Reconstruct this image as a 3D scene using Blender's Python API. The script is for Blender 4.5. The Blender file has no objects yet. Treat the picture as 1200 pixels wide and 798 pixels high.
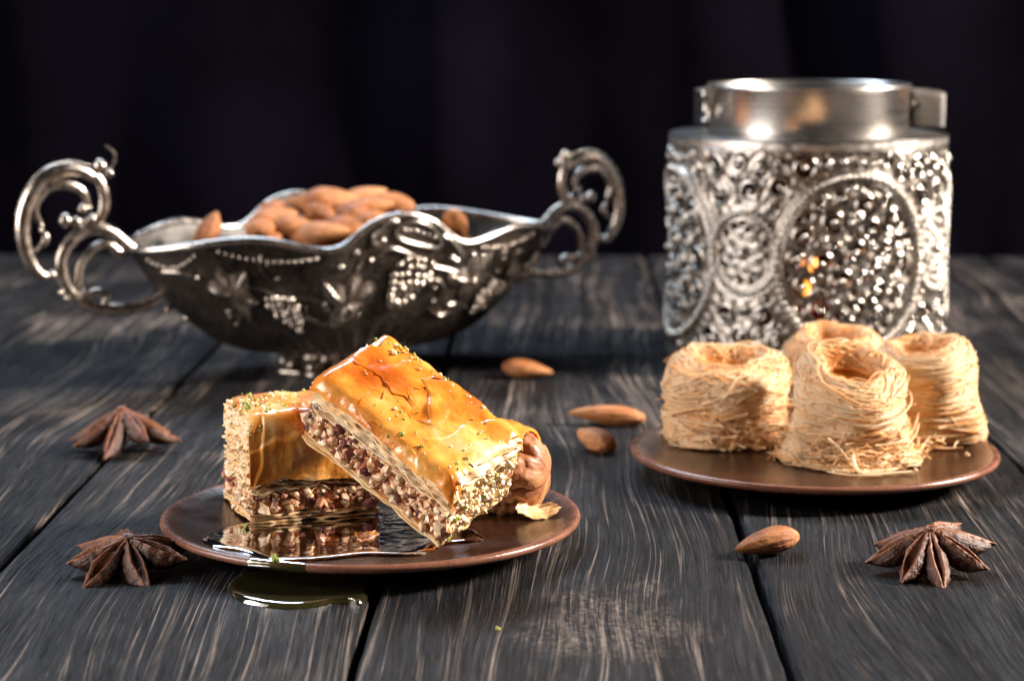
import bpy, math, random
import numpy as np
from mathutils import Vector, Matrix, Euler, noise

# ------------------------------------------------------------------ camera, world, light (scene is modelled in cm, S turns cm into metres)
S = 0.01
sc = bpy.context.scene
COL = sc.collection
R = math.radians
random.seed(7)
RNG = np.random.default_rng(7)

cam_d = bpy.data.cameras.new('camera')
cam = bpy.data.objects.new('camera', cam_d); COL.objects.link(cam)
cam_d.sensor_width = 36; cam_d.lens = 75
cam_d.clip_start = 0.02; cam_d.clip_end = 20
cam.location = (0, 0, 0.18)
cam.rotation_euler = (R(90 - 9.07), 0, 0)
cam_d.dof.use_dof = True
cam_d.dof.focus_distance = 0.68
cam_d.dof.aperture_fstop = 13.0
cam_d.dof.aperture_blades = 0
sc.camera = cam

world = bpy.data.worlds.new('World'); sc.world = world; world.use_nodes = True
bgn = world.node_tree.nodes['Background']
bgn.inputs[0].default_value = (0.5, 0.55, 0.7, 1); bgn.inputs[1].default_value = 0.012

def area(name, loc, target, size, power, color, size_y=None):
    d = bpy.data.lights.new(name, 'AREA'); d.energy = power; d.color = color
    d.shape = 'RECTANGLE' if size_y else 'SQUARE'
    d.size = size * S
    if size_y: d.size_y = size_y * S
    o = bpy.data.objects.new(name, d); COL.objects.link(o)
    o.location = Vector(loc) * S
    o.rotation_euler = (Vector(target) - Vector(loc)).to_track_quat('-Z', 'Y').to_euler()
    return o
area('key_softbox', (150, 88, 82), (4, 80, 2), 26, 112, (1.0, 0.885, 0.78), 40)
area('side_window', (-125, 38, 42), (0, 85, 4), 80, 27.0, (1.0, 0.93, 0.88), 88)
area('back_softbox', (-30, 152, 84), (-2, 78, 0), 70, 11.0, (0.66, 0.81, 1.0), 26)

sc.render.engine = 'CYCLES'
sc.cycles.use_denoising = True
sc.cycles.max_bounces = 10; sc.cycles.transmission_bounces = 8; sc.cycles.transparent_max_bounces = 8
sc.cycles.caustics_reflective = False; sc.cycles.caustics_refractive = True
sc.cycles.sample_clamp_indirect = 6
vs = sc.view_settings
vs.view_transform = 'Standard'; vs.look = 'None'; vs.exposure = 0.0; vs.gamma = 1.0; vs.use_curve_mapping = False

# ------------------------------------------------------------------ node helpers
class NT:
    def __init__(s, name):
        s.m = bpy.data.materials.new(name); s.m.use_nodes = True
        s.t = s.m.node_tree; s.n = s.t.nodes
        s.p = s.n['Principled BSDF']; s.out = s.n['Material Output']
    def node(s, typ, **kw):
        nd = s.n.new(typ)
        for k, v in kw.items():
            if k.startswith('_'): setattr(nd, k[1:], v)
        return nd
    def put(s, sock, val):
        if isinstance(val, bpy.types.NodeSocket): s.t.links.new(val, sock)
        elif isinstance(val, (tuple, list)) and len(val) == 3 and sock.type == 'RGBA': sock.default_value = (*val, 1)
        else: sock.default_value = val
    def coord(s, scale=(1, 1, 1), kind='Object', rot=(0, 0, 0), loc=(0, 0, 0)):
        tc = s.n.new('ShaderNodeTexCoord'); mp = s.n.new('ShaderNodeMapping')
        mp.inputs['Scale'].default_value = scale; mp.inputs['Rotation'].default_value = rot; mp.inputs['Location'].default_value = loc
        s.t.links.new(tc.outputs[kind], mp.inputs[0]); return mp.outputs[0]
    def noise(s, vec, scale, detail=4, rough=0.55, dist=0.0):
        nd = s.n.new('ShaderNodeTexNoise'); s.put(nd.inputs['Vector'], vec)
        nd.inputs['Scale'].default_value = scale; nd.inputs['Detail'].default_value = detail
        nd.inputs['Roughness'].default_value = rough; nd.inputs['Distortion'].default_value = dist
        return nd.outputs['Fac']
    def voro(s, vec, scale, feature='F1', out='Distance'):
        nd = s.n.new('ShaderNodeTexVoronoi'); nd.feature = feature; s.put(nd.inputs['Vector'], vec)
        nd.inputs['Scale'].default_value = scale; return nd.outputs[out]
    def ramp(s, fac, stops, interp='LINEAR'):
        nd = s.n.new('ShaderNodeValToRGB'); s.put(nd.inputs[0], fac); cr = nd.color_ramp; cr.interpolation = interp
        while len(cr.elements) < len(stops): cr.elements.new(0.5)
        for e, (p, c) in zip(cr.elements, stops):
            e.position = p; e.color = (*c, 1) if not isinstance(c, (int, float)) else (c, c, c, 1)
        return nd.outputs[0]
    def math(s, op, a, b=0.0, clamp=False):
        nd = s.n.new('ShaderNodeMath'); nd.operation = op; nd.use_clamp = clamp
        s.put(nd.inputs[0], a); s.put(nd.inputs[1], b); return nd.outputs[0]
    def mix(s, fac, a, b, mode='MIX'):
        nd = s.n.new('ShaderNodeMix'); nd.data_type = 'RGBA'; nd.blend_type = mode
        s.put(nd.inputs[0], fac); s.put(nd.inputs[6], a); s.put(nd.inputs[7], b); return nd.outputs[2]
    def attr(s, name='val'):
        nd = s.n.new('ShaderNodeAttribute'); nd.attribute_name = name; return nd.outputs['Fac']
    def objrand(s):
        return s.n.new('ShaderNodeObjectInfo').outputs['Random']
    def bump(s, h, strength=0.5, dist=0.001, normal=None):
        nd = s.n.new('ShaderNodeBump'); s.put(nd.inputs['Height'], h)
        nd.inputs['Strength'].default_value = strength; nd.inputs['Distance'].default_value = dist
        if normal is not None: s.t.links.new(normal, nd.inputs['Normal'])
        return nd.outputs[0]
    def vadd(s, a, b):
        nd = s.n.new('ShaderNodeVectorMath'); nd.operation = 'ADD'; s.put(nd.inputs[0], a); s.put(nd.inputs[1], b); return nd.outputs[0]
    def set(s, **kw):
        names = dict(color='Base Color', rough='Roughness', metal='Metallic', normal='Normal', sss='Subsurface Weight', sssr='Subsurface Radius',
                     ssss='Subsurface Scale', coat='Coat Weight', coatr='Coat Roughness', spec='Specular IOR Level', trans='Transmission Weight',
                     ior='IOR', emit='Emission Color', emits='Emission Strength', sheen='Sheen Weight', aniso='Anisotropic', alpha='Alpha')
        for k, v in kw.items(): s.put(s.p.inputs[names[k]], v)
        return s

# ------------------------------------------------------------------ materials
def wood():
    t = NT('charcoal_wood')
    rnd = t.objrand()
    off = t.n.new('ShaderNodeCombineXYZ'); t.put(off.inputs[0], t.math('MULTIPLY', rnd, 3.7)); t.put(off.inputs[1], t.math('MULTIPLY', rnd, 9.1)); t.put(off.inputs[2], t.math('MULTIPLY', rnd, 5.3))
    base = t.vadd(t.coord((1, 1, 1)), off.outputs[0])
    # slow warp so that the grain wanders and makes cathedral figures
    mp0 = t.n.new('ShaderNodeMapping'); mp0.inputs['Scale'].default_value = (9, 2.6, 5); t.put(mp0.inputs[0], base)
    warp = t.noise(mp0.outputs[0], 1.0, 2, 0.5)
    wv = t.n.new('ShaderNodeCombineXYZ'); t.put(wv.inputs[0], t.math('MULTIPLY', t.math('SUBTRACT', warp, 0.5), 0.055))
    v = t.vadd(base, wv.outputs[0])
    def sc_(k):
        mp = t.n.new('ShaderNodeMapping'); mp.inputs['Scale'].default_value = k; t.put(mp.inputs[0], v); return mp.outputs[0]
    fine = t.noise(sc_((1050, 26, 50)), 1.0, 7, 0.80)
    mid = t.noise(sc_((210, 1.5, 20)), 1.0, 3, 0.5)
    broad = t.noise(sc_((60, 3, 6)), 1.0, 3, 0.5)
    blot = t.noise(base, 22.0, 5, 0.6)
    blot2 = t.noise(base, 6.5, 3, 0.55)
    hair = t.ramp(t.noise(sc_((1700, 34, 40)), 1.0, 3, 0.6), [(0.60, 0.0), (0.65, 1.0)])
    groove = t.ramp(t.noise(sc_((1400, 42, 60)), 1.0, 4, 0.65), [(0.38, 1.0), (0.45, 0.0)])
    # paint colour
    col = t.ramp(t.math('ADD', t.math('MULTIPLY', fine, 0.6), t.math('MULTIPLY', broad, 0.4)),
                 [(0.38, (0.0018, 0.0019, 0.0023)), (0.5, (0.0080, 0.0084, 0.0102)), (0.62, (0.027, 0.028, 0.033))])
    # bare wood showing along raised grain lines where the paint is rubbed through
    ridge = t.ramp(t.math('ABSOLUTE', t.math('SUBTRACT', mid, 0.56)), [(0.0, 1.0), (0.007, 0.85), (0.015, 0.0)])
    mid2 = t.noise(sc_((430, 2.2, 30)), 1.0, 3, 0.5)
    ridge2 = t.ramp(t.math('ABSOLUTE', t.math('SUBTRACT', mid2, 0.60)), [(0.0, 1.0), (0.006, 0.8), (0.014, 0.0)])
    ridge = t.math('MAXIMUM', ridge, t.math('MULTIPLY', ridge2, 0.8))
    wear = t.ramp(t.math('ADD', t.math('MULTIPLY', t.noise(sc_((38, 5, 12)), 1.0, 4, 0.6), 0.55), t.math('MULTIPLY', blot2, 0.6)), [(0.49, 0.06), (0.70, 0.9)])
    lines = t.math('MULTIPLY', t.math('MULTIPLY', ridge, wear), t.ramp(fine, [(0.34, 0.5), (0.58, 1.0)]))
    # rubbed patches
    patch = t.math('MULTIPLY', t.ramp(blot2, [(0.58, 0.0), (0.68, 1.0)]), t.ramp(fine, [(0.46, 0.0), (0.62, 0.85)]))
    bare = t.ramp(fine, [(0.35, (0.10, 0.078, 0.064)), (0.62, (0.46, 0.37, 0.31))])
    m = t.math('ADD', t.math('MULTIPLY', lines, 0.95), t.math('MULTIPLY', patch, 0.42), clamp=True)
    # fine criss-cross scratches
    def scratches(rot, sx):
        mp = t.n.new('ShaderNodeMapping'); mp.inputs['Rotation'].default_value = (0, 0, rot); mp.inputs['Scale'].default_value = (sx, 9, 30); t.put(mp.inputs[0], base)
        n = t.noise(mp.outputs[0], 1.0, 2, 0.5)
        return t.ramp(t.math('ABSOLUTE', t.math('SUBTRACT', n, 0.5)), [(0.0, 1.0), (0.006, 0.0)])
    scr = t.math('MAXIMUM', scratches(0.5, 420), scratches(-0.9, 380))
    scr = t.math('MULTIPLY', scr, t.ramp(blot, [(0.50, 0.0), (0.66, 0.5)]))
    m2 = t.math('ADD', m, t.math('MULTIPLY', scr, 0.42), clamp=True)
    # specks of dust / crumbs
    sp = t.ramp(t.voro(base, 900.0), [(0.0, 1.0), (0.07, 0.0)])
    sp = t.math('MULTIPLY', sp, t.ramp(t.noise(base, 160, 2), [(0.60, 0.0), (0.66, 0.5)]))
    m3 = t.math('ADD', t.math('ADD', m2, t.math('MULTIPLY', hair, 0.10), clamp=True), t.math('MULTIPLY', sp, 0.45), clamp=True)
    c = t.mix(m3, t.mix(t.math('MULTIPLY', groove, 0.75), col, (0.0012, 0.0012, 0.0015)), bare)
    # a rubbed-down area on the board in front of the plate
    sep = t.n.new('ShaderNodeSeparateXYZ'); t.put(sep.inputs[0], t.coord((1, 1, 1)))
    ex = t.math('DIVIDE', t.math('SUBTRACT', sep.outputs[0], 0.018), 0.034); ey = t.math('DIVIDE', t.math('SUBTRACT', sep.outputs[1], 0.60), 0.062)
    rad = t.math('SQRT', t.math('ADD', t.math('MULTIPLY', ex, ex), t.math('MULTIPLY', ey, ey)))
    rad = t.math('ADD', rad, t.math('MULTIPLY', t.math('SUBTRACT', t.noise(base, 60, 4, 0.6), 0.5), 2.2))
    rub = t.math('MULTIPLY', t.ramp(rad, [(0.25, 1.0), (0.85, 0.0)]), t.ramp(t.math('ADD', t.math('MULTIPLY', fine, 0.5), t.math('MULTIPLY', t.noise(base, 420, 4, 0.7), 0.5)), [(0.46, 0.0), (0.64, 0.45)]))
    c = t.mix(rub, c, bare)
    rough = t.ramp(t.math('ADD', t.math('MULTIPLY', blot, 0.6), t.math('MULTIPLY', fine, 0.4)), [(0.3, 0.36), (0.7, 0.60)])
    h = t.math('SUBTRACT', t.math('ADD', t.math('MULTIPLY', fine, 0.5), t.math('MULTIPLY', mid, 0.7)), t.math('MULTIPLY', groove, 0.30))
    b1 = t.bump(h, 0.9, 0.0014)
    b2 = t.bump(t.noise(base, 1300, 3), 0.15, 0.0004, b1)
    t.set(color=c, rough=rough, normal=b2, spec=0.17)
    return t.m

def cloth():
    t = NT('black_cloth'); v = t.coord((1, 1, 1))
    n = t.noise(v, 6, 4); w = t.noise(t.coord((900, 900, 900)), 1.0, 2)
    t.set(color=t.ramp(n, [(0.3, (0.0008, 0.0005, 0.0013)), (0.7, (0.0030, 0.0022, 0.0050))]), rough=0.95, spec=0.02, normal=t.bump(w, 0.3, 0.0005))
    return t.m

def silver(name, c0, c1, r0, r1, nscale=220, bump=0.25):
    t = NT(name); v = t.coord((1, 1, 1))
    n = t.noise(v, nscale, 5, 0.6); n2 = t.noise(v, 40, 3, 0.6)
    t.set(color=t.ramp(t.math('ADD', t.math('MULTIPLY', n, 0.5), t.math('MULTIPLY', n2, 0.5)), [(0.36, c0), (0.62, c1)]), metal=1.0,
          rough=t.ramp(n, [(0.3, r0), (0.7, r1)]), normal=t.bump(n, bump, 0.0006))
    return t.m

def polished():
    t = NT('polished_collar_steel'); v = t.coord((1, 1, 1))
    br = t.noise(t.coord((20, 20, 2500)), 1.0, 3)
    t.set(color=(0.80, 0.755, 0.71), metal=1.0, rough=t.ramp(br, [(0.3, 0.22), (0.7, 0.30)]), normal=t.bump(br, 0.06, 0.0003))
    return t.m

def clay():
    t = NT('glazed_clay'); v = t.coord((1, 1, 1))
    sep = t.n.new('ShaderNodeSeparateXYZ'); t.put(sep.inputs[0], v)
    x, y, z = sep.outputs
    r = t.math('SQRT', t.math('ADD', t.math('MULTIPLY', x, x), t.math('MULTIPLY', y, y)))
    n = t.noise(v, 90, 5, 0.6); nf = t.noise(v, 700, 3, 0.6)
    turn = t.n.new('ShaderNodeCombineXYZ'); t.put(turn.inputs[0], t.math('MULTIPLY', r, 900.0)); t.put(turn.inputs[1], t.math('MULTIPLY', z, 900.0))
    rings = t.noise(turn.outputs[0], 1.0, 3)
    rr = t.math('ADD', r, t.math('MULTIPLY', t.math('SUBTRACT', n, 0.5), 0.0016))
    # the glaze stops short of the rim and leaves bare reddish clay on the edge and under it
    edge = t.ramp(rr, [(0.0, 0.0), (0.0655, 0.0), (0.0675, 0.75), (0.069, 1.0)])
    glaze = t.ramp(t.math('ADD', t.math('MULTIPLY', n, 0.6), t.math('MULTIPLY', rings, 0.4)), [(0.3, (0.012, 0.0048, 0.0026)), (0.7, (0.044, 0.0155, 0.0070))])
    bare = t.ramp(t.math('ADD', t.math('MULTIPLY', n, 0.5), t.math('MULTIPLY', nf, 0.5)), [(0.3, (0.13, 0.050, 0.030)), (0.7, (0.27, 0.115, 0.072))])
    t.set(color=t.mix(edge, glaze, bare), rough=t.ramp(t.math('ADD', t.math('MULTIPLY', n, 0.7), t.math('MULTIPLY', edge, 0.15)), [(0.2, 0.16), (0.7, 0.36)]), spec=0.5,
          normal=t.bump(t.math('ADD', t.math('MULTIPLY', rings, 0.7), nf), 0.22, 0.0005))
    return t.m

def syrup(name, tint, ior=1.46, gr=0.05, cloud=0.0):
    t = NT(name)
    b = t.bump(t.noise(t.coord((1, 1, 1)), 120, 2), 0.12, 0.0010)
    fr = t.n.new('ShaderNodeFresnel'); fr.inputs['IOR'].default_value = ior; t.t.links.new(b, fr.inputs['Normal'])
    gl = t.n.new('ShaderNodeBsdfGlossy'); gl.inputs['Roughness'].default_value = gr; t.t.links.new(b, gl.inputs['Normal'])
    tp = t.n.new('ShaderNodeBsdfTransparent'); tp.inputs['Color'].default_value = (*tint, 1)
    mx = t.n.new('ShaderNodeMixShader'); t.t.links.new(fr.outputs[0], mx.inputs[0]); t.t.links.new(tp.outputs[0], mx.inputs[1]); t.t.links.new(gl.outputs[0], mx.inputs[2])
    df = t.n.new('ShaderNodeBsdfDiffuse'); df.inputs['Color'].default_value = (0.42, 0.38, 0.17, 1)
    m2 = t.n.new('ShaderNodeMixShader'); m2.inputs[0].default_value = cloud
    t.t.links.new(mx.outputs[0], m2.inputs[1]); t.t.links.new(df.outputs[0], m2.inputs[2]); t.t.links.new(m2.outputs[0], t.out.inputs[0])
    return t.m

def crust():
    t = NT('syrup_glazed_phyllo'); v = t.coord((1, 1, 1))
    a = t.attr('val')
    n1 = t.noise(v, 55, 4, 0.6, 0.6); n2 = t.noise(v, 230, 4, 0.62, 0.4); n3 = t.noise(v, 1100, 3)
    f = t.math('ADD', t.math('ADD', t.math('MULTIPLY', n1, 0.62), t.math('MULTIPLY', n2, 0.22)), t.math('MULTIPLY', a, 0.34))
    col = t.ramp(f, [(0.28, (0.95, 0.64, 0.31)), (0.42, (0.92, 0.43, 0.090)), (0.58, (0.82, 0.265, 0.026)), (0.80, (0.54, 0.115, 0.008))])
    bub = t.ramp(t.voro(v, 420), [(0.0, 1.0), (0.35, 0.0)])
    h = t.math('ADD', t.math('ADD', t.math('MULTIPLY', n1, 0.9), t.math('MULTIPLY', n2, 0.8)), t.math('MULTIPLY', bub, t.math('MULTIPLY', n2, 0.18)))
    t.set(color=col, rough=t.ramp(n2, [(0.3, 0.22), (0.7, 0.42)]), sss=0.10, sssr=(0.003, 0.0018, 0.0010), ssss=0.4, coat=0.6, coatr=0.12,
          normal=t.bump(t.math('ADD', h, t.math('MULTIPLY', n3, 0.12)), 0.32, 0.0012), spec=0.5)
    return t.m

def phyllo():
    t = NT('pale_phyllo'); v = t.coord((1, 1, 1))
    a = t.attr('val'); r = t.objrand()
    n = t.noise(v, 140, 4, 0.6); n2 = t.noise(v, 900, 3)
    f = t.math('ADD', t.math('ADD', t.math('MULTIPLY', n, 0.7), t.math('MULTIPLY', a, 0.35)), t.math('MULTIPLY', t.math('SUBTRACT', r, 0.5), 0.16))
    col = t.ramp(f, [(0.30, (0.93, 0.74, 0.50)), (0.52, (0.89, 0.60, 0.31)), (0.72, (0.76, 0.37, 0.12)), (0.95, (0.46, 0.15, 0.03))])
    t.set(color=col, rough=0.42, sss=0.08, sssr=(0.003, 0.002, 0.0014), ssss=0.4, coat=0.2, coatr=0.2, normal=t.bump(t.math('ADD', n, t.math('MULTIPLY', n2, 0.5)), 0.35, 0.0008))
    return t.m

def nuts():
    t = NT('chopped_nut_filling'); v = t.coord((1, 1, 1)); a = t.attr('val')
    n = t.noise(v, 600, 4, 0.6)
    col = t.ramp(t.math('ADD', a, t.math('MULTIPLY', t.math('SUBTRACT', n, 0.5), 0.22)),
                 [(0.0, (0.11, 0.026, 0.026)), (0.22, (0.27, 0.075, 0.055)), (0.42, (0.50, 0.20, 0.09)), (0.62, (0.70, 0.38, 0.19)), (0.85, (0.86, 0.61, 0.38)), (1.0, (0.90, 0.74, 0.52))])
    t.set(color=col, rough=t.ramp(n, [(0.3, 0.3), (0.7, 0.55)]), sss=0.06, sssr=(0.003, 0.002, 0.001), ssss=0.3, coat=0.25, coatr=0.15, normal=t.bump(n, 0.5, 0.0008))
    return t.m

def pistachio():
    t = NT('pistachio_crumb'); v = t.coord((1, 1, 1)); a = t.attr('val')
    n = t.noise(v, 900, 3)
    col = t.ramp(t.math('ADD', a, t.math('MULTIPLY', t.math('SUBTRACT', n, 0.5), 0.25)),
                 [(0.0, (0.13, 0.21, 0.014)), (0.28, (0.36, 0.38, 0.07)), (0.45, (0.78, 0.58, 0.29)), (0.75, (0.88, 0.67, 0.41)), (1.0, (0.90, 0.76, 0.52))])
    t.set(color=col, rough=0.5, sss=0.05, sssr=(0.002, 0.002, 0.001), ssss=0.3, normal=t.bump(n, 0.4, 0.0006))
    return t.m

def brown_dough():
    t = NT('syrup_soaked_brown_dough'); v = t.coord((1, 1, 1)); a = t.attr('val')
    n = t.noise(v, 160, 5, 0.6); f = t.noise(v, 1500, 3)
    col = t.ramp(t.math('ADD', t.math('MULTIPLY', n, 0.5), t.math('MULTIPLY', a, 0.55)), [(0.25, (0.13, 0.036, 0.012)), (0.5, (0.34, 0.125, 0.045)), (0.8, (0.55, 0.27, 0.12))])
    t.set(color=col, rough=t.ramp(n, [(0.3, 0.38), (0.7, 0.6)]), coat=0.12, coatr=0.2, sss=0.12, sssr=(0.004, 0.0015, 0.0006), ssss=0.5,
          normal=t.bump(t.math('ADD', n, t.math('MULTIPLY', f, 0.4)), 0.5, 0.0008))
    return t.m

def kataifi():
    t = NT('shredded_pastry'); a = t.attr('val')
    n = t.noise(t.coord((1, 1, 1)), 90, 3)
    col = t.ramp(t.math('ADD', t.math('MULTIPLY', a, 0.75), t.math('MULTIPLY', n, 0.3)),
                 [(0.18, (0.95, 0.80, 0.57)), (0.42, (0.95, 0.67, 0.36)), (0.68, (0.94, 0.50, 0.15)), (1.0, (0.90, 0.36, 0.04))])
    t.set(color=col, rough=0.42, spec=0.4, coat=0.12, coatr=0.25, sss=0.0)
    tr = t.n.new('ShaderNodeBsdfTranslucent'); t.put(tr.inputs['Color'], col)
    mx = t.n.new('ShaderNodeMixShader'); mx.inputs[0].default_value = 0.42
    t.t.links.new(t.p.outputs[0], mx.inputs[1]); t.t.links.new(tr.outputs[0], mx.inputs[2]); t.t.links.new(mx.outputs[0], t.out.inputs[0])
    return t.m

def almond_skin():
    t = NT('almond_skin'); r = t.objrand()
    st = t.noise(t.coord((35, 420, 420)), 1.0, 4, 0.6); n = t.noise(t.coord((1, 1, 1)), 160, 4)
    f = t.math('ADD', t.math('ADD', t.math('MULTIPLY', st, 0.55), t.math('MULTIPLY', n, 0.45)), t.math('MULTIPLY', t.math('SUBTRACT', r, 0.5), 0.14))
    col = t.ramp(f, [(0.32, (0.14, 0.045, 0.016)), (0.5, (0.36, 0.135, 0.046)), (0.68, (0.54, 0.255, 0.105))])
    t.set(color=col, rough=t.ramp(n, [(0.3, 0.5), (0.7, 0.72)]), normal=t.bump(t.math('ADD', st, t.math('MULTIPLY', n, 0.6)), 1.0, 0.0013), spec=0.3)
    return t.m

def anise():
    t = NT('star_anise_husk'); v = t.coord((1, 1, 1)); a = t.attr('val')
    n = t.noise(t.coord((120, 520, 520)), 1.0, 5, 0.65); n2 = t.noise(v, 1400, 3)
    husk = t.ramp(n, [(0.36, (0.014, 0.0038, 0.0018)), (0.55, (0.066, 0.0185, 0.0070)), (0.75, (0.18, 0.066, 0.026))])
    lip = t.ramp(n, [(0.3, (0.16, 0.043, 0.012)), (0.7, (0.40, 0.14, 0.046))])
    t.set(color=t.mix(a, husk, lip), rough=0.42, spec=0.5, normal=t.bump(t.math('ADD', n, t.math('MULTIPLY', n2, 0.4)), 0.8, 0.0010))
    return t.m

def plain(name, color, rough=0.5, **kw):
    t = NT(name); n = t.noise(t.coord((1, 1, 1)), 300, 3)
    t.set(color=t.mix(t.math('MULTIPLY', n, 0.3), color, tuple(c * 0.6 for c in color)), rough=rough, **kw); return t.m

def flame_mat():
    t = NT('candle_flame')
    t.set(color=(0, 0, 0), emit=(1.0, 0.50, 0.12), emits=6.0); return t.m

M = dict(wood=wood(), cloth=cloth(),
         bowl=silver('oxidised_silver', (0.030, 0.024, 0.020), (0.17, 0.145, 0.125), 0.42, 0.6, 520, 0.7),
         orn=silver('rubbed_silver', (0.34, 0.285, 0.24), (0.68, 0.60, 0.53), 0.18, 0.34, 220, 0.12),
         orn2=silver('half_rubbed_silver', (0.12, 0.10, 0.085), (0.40, 0.345, 0.30), 0.24, 0.42, 260, 0.3),
         rimsil=silver('bright_silver', (0.52, 0.47, 0.42), (0.78, 0.72, 0.66), 0.16, 0.30),
         lining=silver('dull_lining_silver', (0.06, 0.057, 0.055), (0.13, 0.125, 0.12), 0.45, 0.6),
         sheet=silver('pierced_silver_sheet', (0.20, 0.17, 0.145), (0.52, 0.47, 0.42), 0.30, 0.46, 260, 0.3),
         ring=silver('bright_ring_silver', (0.46, 0.42, 0.38), (0.74, 0.69, 0.63), 0.22, 0.34, 260, 0.15),
         bandm=silver('embossed_band_silver', (0.34, 0.30, 0.27), (0.66, 0.61, 0.56), 0.34, 0.5, 260, 0.5),
         shoulder=silver('dull_shoulder_steel', (0.08, 0.075, 0.07), (0.15, 0.14, 0.13), 0.34, 0.46, 120, 0.1),
         lan=silver('lantern_silver', (0.34, 0.31, 0.28), (0.66, 0.62, 0.57), 0.09, 0.20, 300, 0.12),
         collar=polished(), clay=clay(),
         syrup=syrup('amber_syrup', (0.90, 0.60, 0.30), 1.28, 0.06), syrup_t=syrup('clear_syrup', (0.96, 0.92, 0.66), 1.46, 0.05, 0.03),
         crust=crust(), phyllo=phyllo(), nuts=nuts(), pist=pistachio(), dough=brown_dough(), kat=kataifi(), almond=almond_skin(), anise=anise(),
         wax=plain('red_wax', (0.32, 0.012, 0.010), 0.4, sss=0.4), wick=plain('wick', (0.01, 0.01, 0.01), 0.9), flame=flame_mat(),
         votive=plain('aluminium_cup', (0.6, 0.6, 0.6), 0.35, metal=1.0))

# ------------------------------------------------------------------ mesh helpers
def ico(sub):
    import bmesh
    bm = bmesh.new(); bmesh.ops.create_icosphere(bm, subdivisions=sub, radius=1.0)
    v = np.array([p.co[:] for p in bm.verts]); f = np.array([[q.index for q in p.verts] for p in bm.faces]); bm.free()
    return v, f
ICO = {k: ico(k) for k in (1, 2, 3)}

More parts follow.
